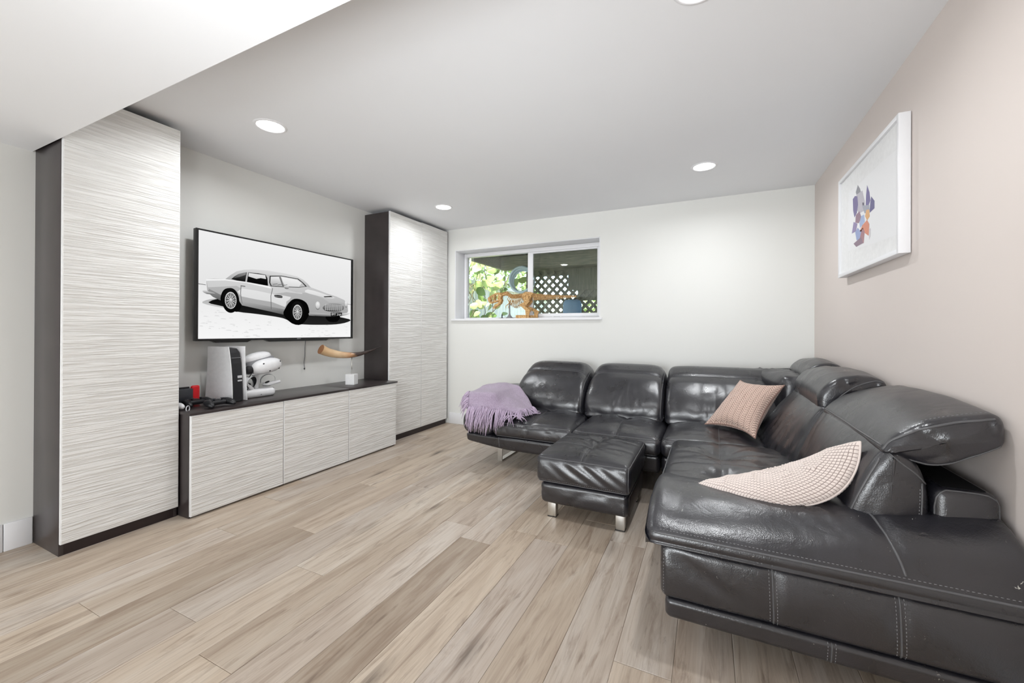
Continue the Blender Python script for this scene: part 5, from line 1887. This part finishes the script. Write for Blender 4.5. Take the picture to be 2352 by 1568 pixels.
# lattice screen hung under the deck
lt = thing('lattice_screen', 'grey diagonal wooden lattice screen under the deck outside', 'lattice', (-1.0, 6.0, GZ))
LX0, LX1, LZ0, LZ1 = -2.62, 0.4, GZ + 0.02, 2.08
for sgn, yy in ((1, 5.985), (-1, 5.997)):
    k = -14
    while k < 40:
        c = LX0 + k * 0.128
        # slat along x = c + sgn * (z - LZ0)
        za, zb = LZ0, LZ1
        pts = []
        for z in (za, zb):
            pts.append((c + sgn * (z - LZ0) if sgn > 0 else c - (z - LZ0), z))
        (xa, z_a), (xb, z_b) = pts
        # clip to the screen
        def clip(xa, za, xb, zb):
            if xa == xb:
                return None
            t0, t1 = 0.0, 1.0
            dx = xb - xa
            for lim, s__ in ((LX0, 1), (LX1, -1)):
                ta = (lim - xa) / dx
                if dx * s__ > 0:
                    t0 = max(t0, ta)
                else:
                    t1 = min(t1, ta)
            if t1 - t0 < 0.02:
                return None
            return (xa + dx * t0, za + (zb - za) * t0, xa + dx * t1, za + (zb - za) * t1)
        q = clip(xa, z_a, xb, z_b)
        if q:
            a, b = np.array((q[0], q[1])), np.array((q[2], q[3]))
            d_ = (b - a) / np.linalg.norm(b - a)
            nn = np.array((-d_[1], d_[0])) * 0.021
            v, f = plateg([tuple(a - nn), tuple(b - nn), tuple(b + nn), tuple(a + nn)], 0.010, lambda p, r_, t_: (p, yy + t_, r_))
            v, f = fixnormals(np.array(v), f)
            part('slat', v, f, M['lattice'], lt)
        k += 1
box('frame_board', -1.92, -1.42, 5.965, 5.978, 1.78, 2.10, M['lattice'], lt)
box('frame_board', -1.78, -1.44, 6.004, 6.02, 1.62, 2.06, M['lattice'], lt)
hc = thing('hose_coil', 'coil of pale blue hose hanging under the deck beam', 'hose', (-2.48, 5.45, 1.92))
for q in range(3):
    v, f = torusg((-2.47 + q * 0.006, 5.44 + q * 0.03, 1.91 - q * 0.012), 0.185 - q * 0.008, 0.018, 'Y', 40, 10)
    part('loop', v, f, M['hose'], hc, smooth=True)
box('hook', -2.475, -2.465, 5.42, 5.555, 2.10, 2.115, M['deck'], hc)
br = thing('blue_barrel', 'blue plastic barrel standing in front of the lattice', 'barrel', (-1.74, 5.6, GZ))
v, f = latheg([(0.12, 0), (0.13, 0.02), (0.135, 0.30), (0.14, 0.31), (0.14, 0.34), (0.135, 0.35), (0.13, 0.60), (0.11, 0.64), (0.10, 0.65)], (-1.74, 5.6, GZ), 28)
part('drum', v, f, M['barrel'], br, smooth=True, sharp=50)
v, f = latheg([(0.035, 0.65), (0.035, 0.67), (0.01, 0.672)], (-1.69, 5.6, GZ), 14)
part('bung', v, f, M['black'], br)

# climbing vine with large round leaves
random.seed(21)
vn = thing('climbing_vine', 'climbing vine with big pale green leaves in front of the garden fence', 'vine', (-3.2, 5.6, GZ))
leafv = [(0, 0, 0)]
for k in range(12):
    a = 2 * PI * k / 12
    r_ = 1.0 + (0.25 if k == 0 else 0)
    leafv.append((r_ * math.cos(a), 0.85 * r_ * math.sin(a), 0.16 * math.cos(2 * a)))
leaff = [(0, 1 + k, 1 + (k + 1) % 12) for k in range(12)]
lme = bpy.data.meshes.new('leaf')
lme.from_pydata(leafv, [], leaff)
lme.materials.append(M['leaf'])
lme.polygons.foreach_set('use_smooth', [True] * 12)
def leaf(p, s_):
    o = bpy.data.objects.new('leaf', lme)
    COL.objects.link(o)
    o.parent = vn
    o.location = Vector(p) - Vector((-3.2, 5.6, GZ))
    o.rotation_euler = (random.uniform(0.5, 1.9), random.uniform(-0.7, 0.7), random.uniform(-0.9, 0.9))
    o.scale = (s_, s_, s_)
stems = []
for k in range(7):
    x0 = random.uniform(-3.35, -2.7)
    yb_ = random.uniform(5.3, 6.0)
    pts = [(-3.35, yb_, GZ)]
    for q in range(1, 9):
        pts.append((-3.35 + (x0 + 3.35) * q / 8 + random.uniform(-0.08, 0.08), yb_ + random.uniform(-0.08, 0.08), GZ + q * 0.17))
    v, f = tubeg(catmull(pts, 3), 0.006, 5)
    part('stem', v, f, M['stem'], vn, smooth=True)
    stems.append(pts)
for k in range(230):
    p = random.choice(random.choice(stems)[1:])
    z = p[2] + random.uniform(-0.1, 0.15)
    if z < 1.75 and random.random() < 0.72:
        continue
    q_ = (p[0] + random.uniform(-0.22, 0.3), p[1] + random.uniform(-0.3, 0.3), z)
    if q_[0] < -3.42 or (q_[0] > -3.0 and z > 1.95):
        continue
    leaf(q_, random.uniform(0.05, 0.095))
# leafy hedge further off
bm_v, bm_f = [], []
random.seed(33)
def hedge(name, label, c, r, count, sz):
    t_ = thing(name, label, 'hedge', (c[0], c[1], GZ))
    V, F = [], []
    for k in range(count):
        a, b = random.uniform(0, 2 * PI), random.uniform(-1, 1)
        rr_ = random.uniform(0.7, 1.0)
        p = Vector((c[0] + r[0] * rr_ * math.cos(a) * math.sqrt(1 - b * b), c[1] + r[1] * rr_ * math.sin(a) * math.sqrt(1 - b * b), c[2] + r[2] * rr_ * b))
        if p.z < GZ:
            continue
        u_ = Vector((random.uniform(-1, 1), random.uniform(-1, 1), random.uniform(-1, 1))).normalized()
        w_ = u_.cross(Vector((random.uniform(-1, 1), random.uniform(-1, 1), random.uniform(-1, 1)))).normalized()
        s_ = sz * random.uniform(0.6, 1.2)
        i = len(V)
        V += [tuple(p - u_ * s_), tuple(p + w_ * s_ * 0.5), tuple(p + u_ * s_), tuple(p - w_ * s_ * 0.5)]
        F.append((i, i + 1, i + 2, i + 3))
    part('foliage', V, F, M['shrub'], t_, kind='stuff')
    v, f = tubeg([(c[0], c[1], GZ), (c[0] + 0.05, c[1], c[2]), (c[0], c[1] + 0.05, c[2] + r[2] * 0.5)], [0.06, 0.045, 0.02], 8)
    part('trunk', v, f, M['stem'], t_, smooth=True)
hedge('garden_hedge', 'leafy green hedge beyond the fence, left of the deck beam', (-5.2, 8.9, 2.0), (1.5, 1.7, 1.4), 2600, 0.09)
hedge('garden_hedge', 'leafy green hedge glimpsed through the lattice screen', (-1.2, 9.5, 1.6), (1.8, 0.9, 1.0), 1600, 0.09)
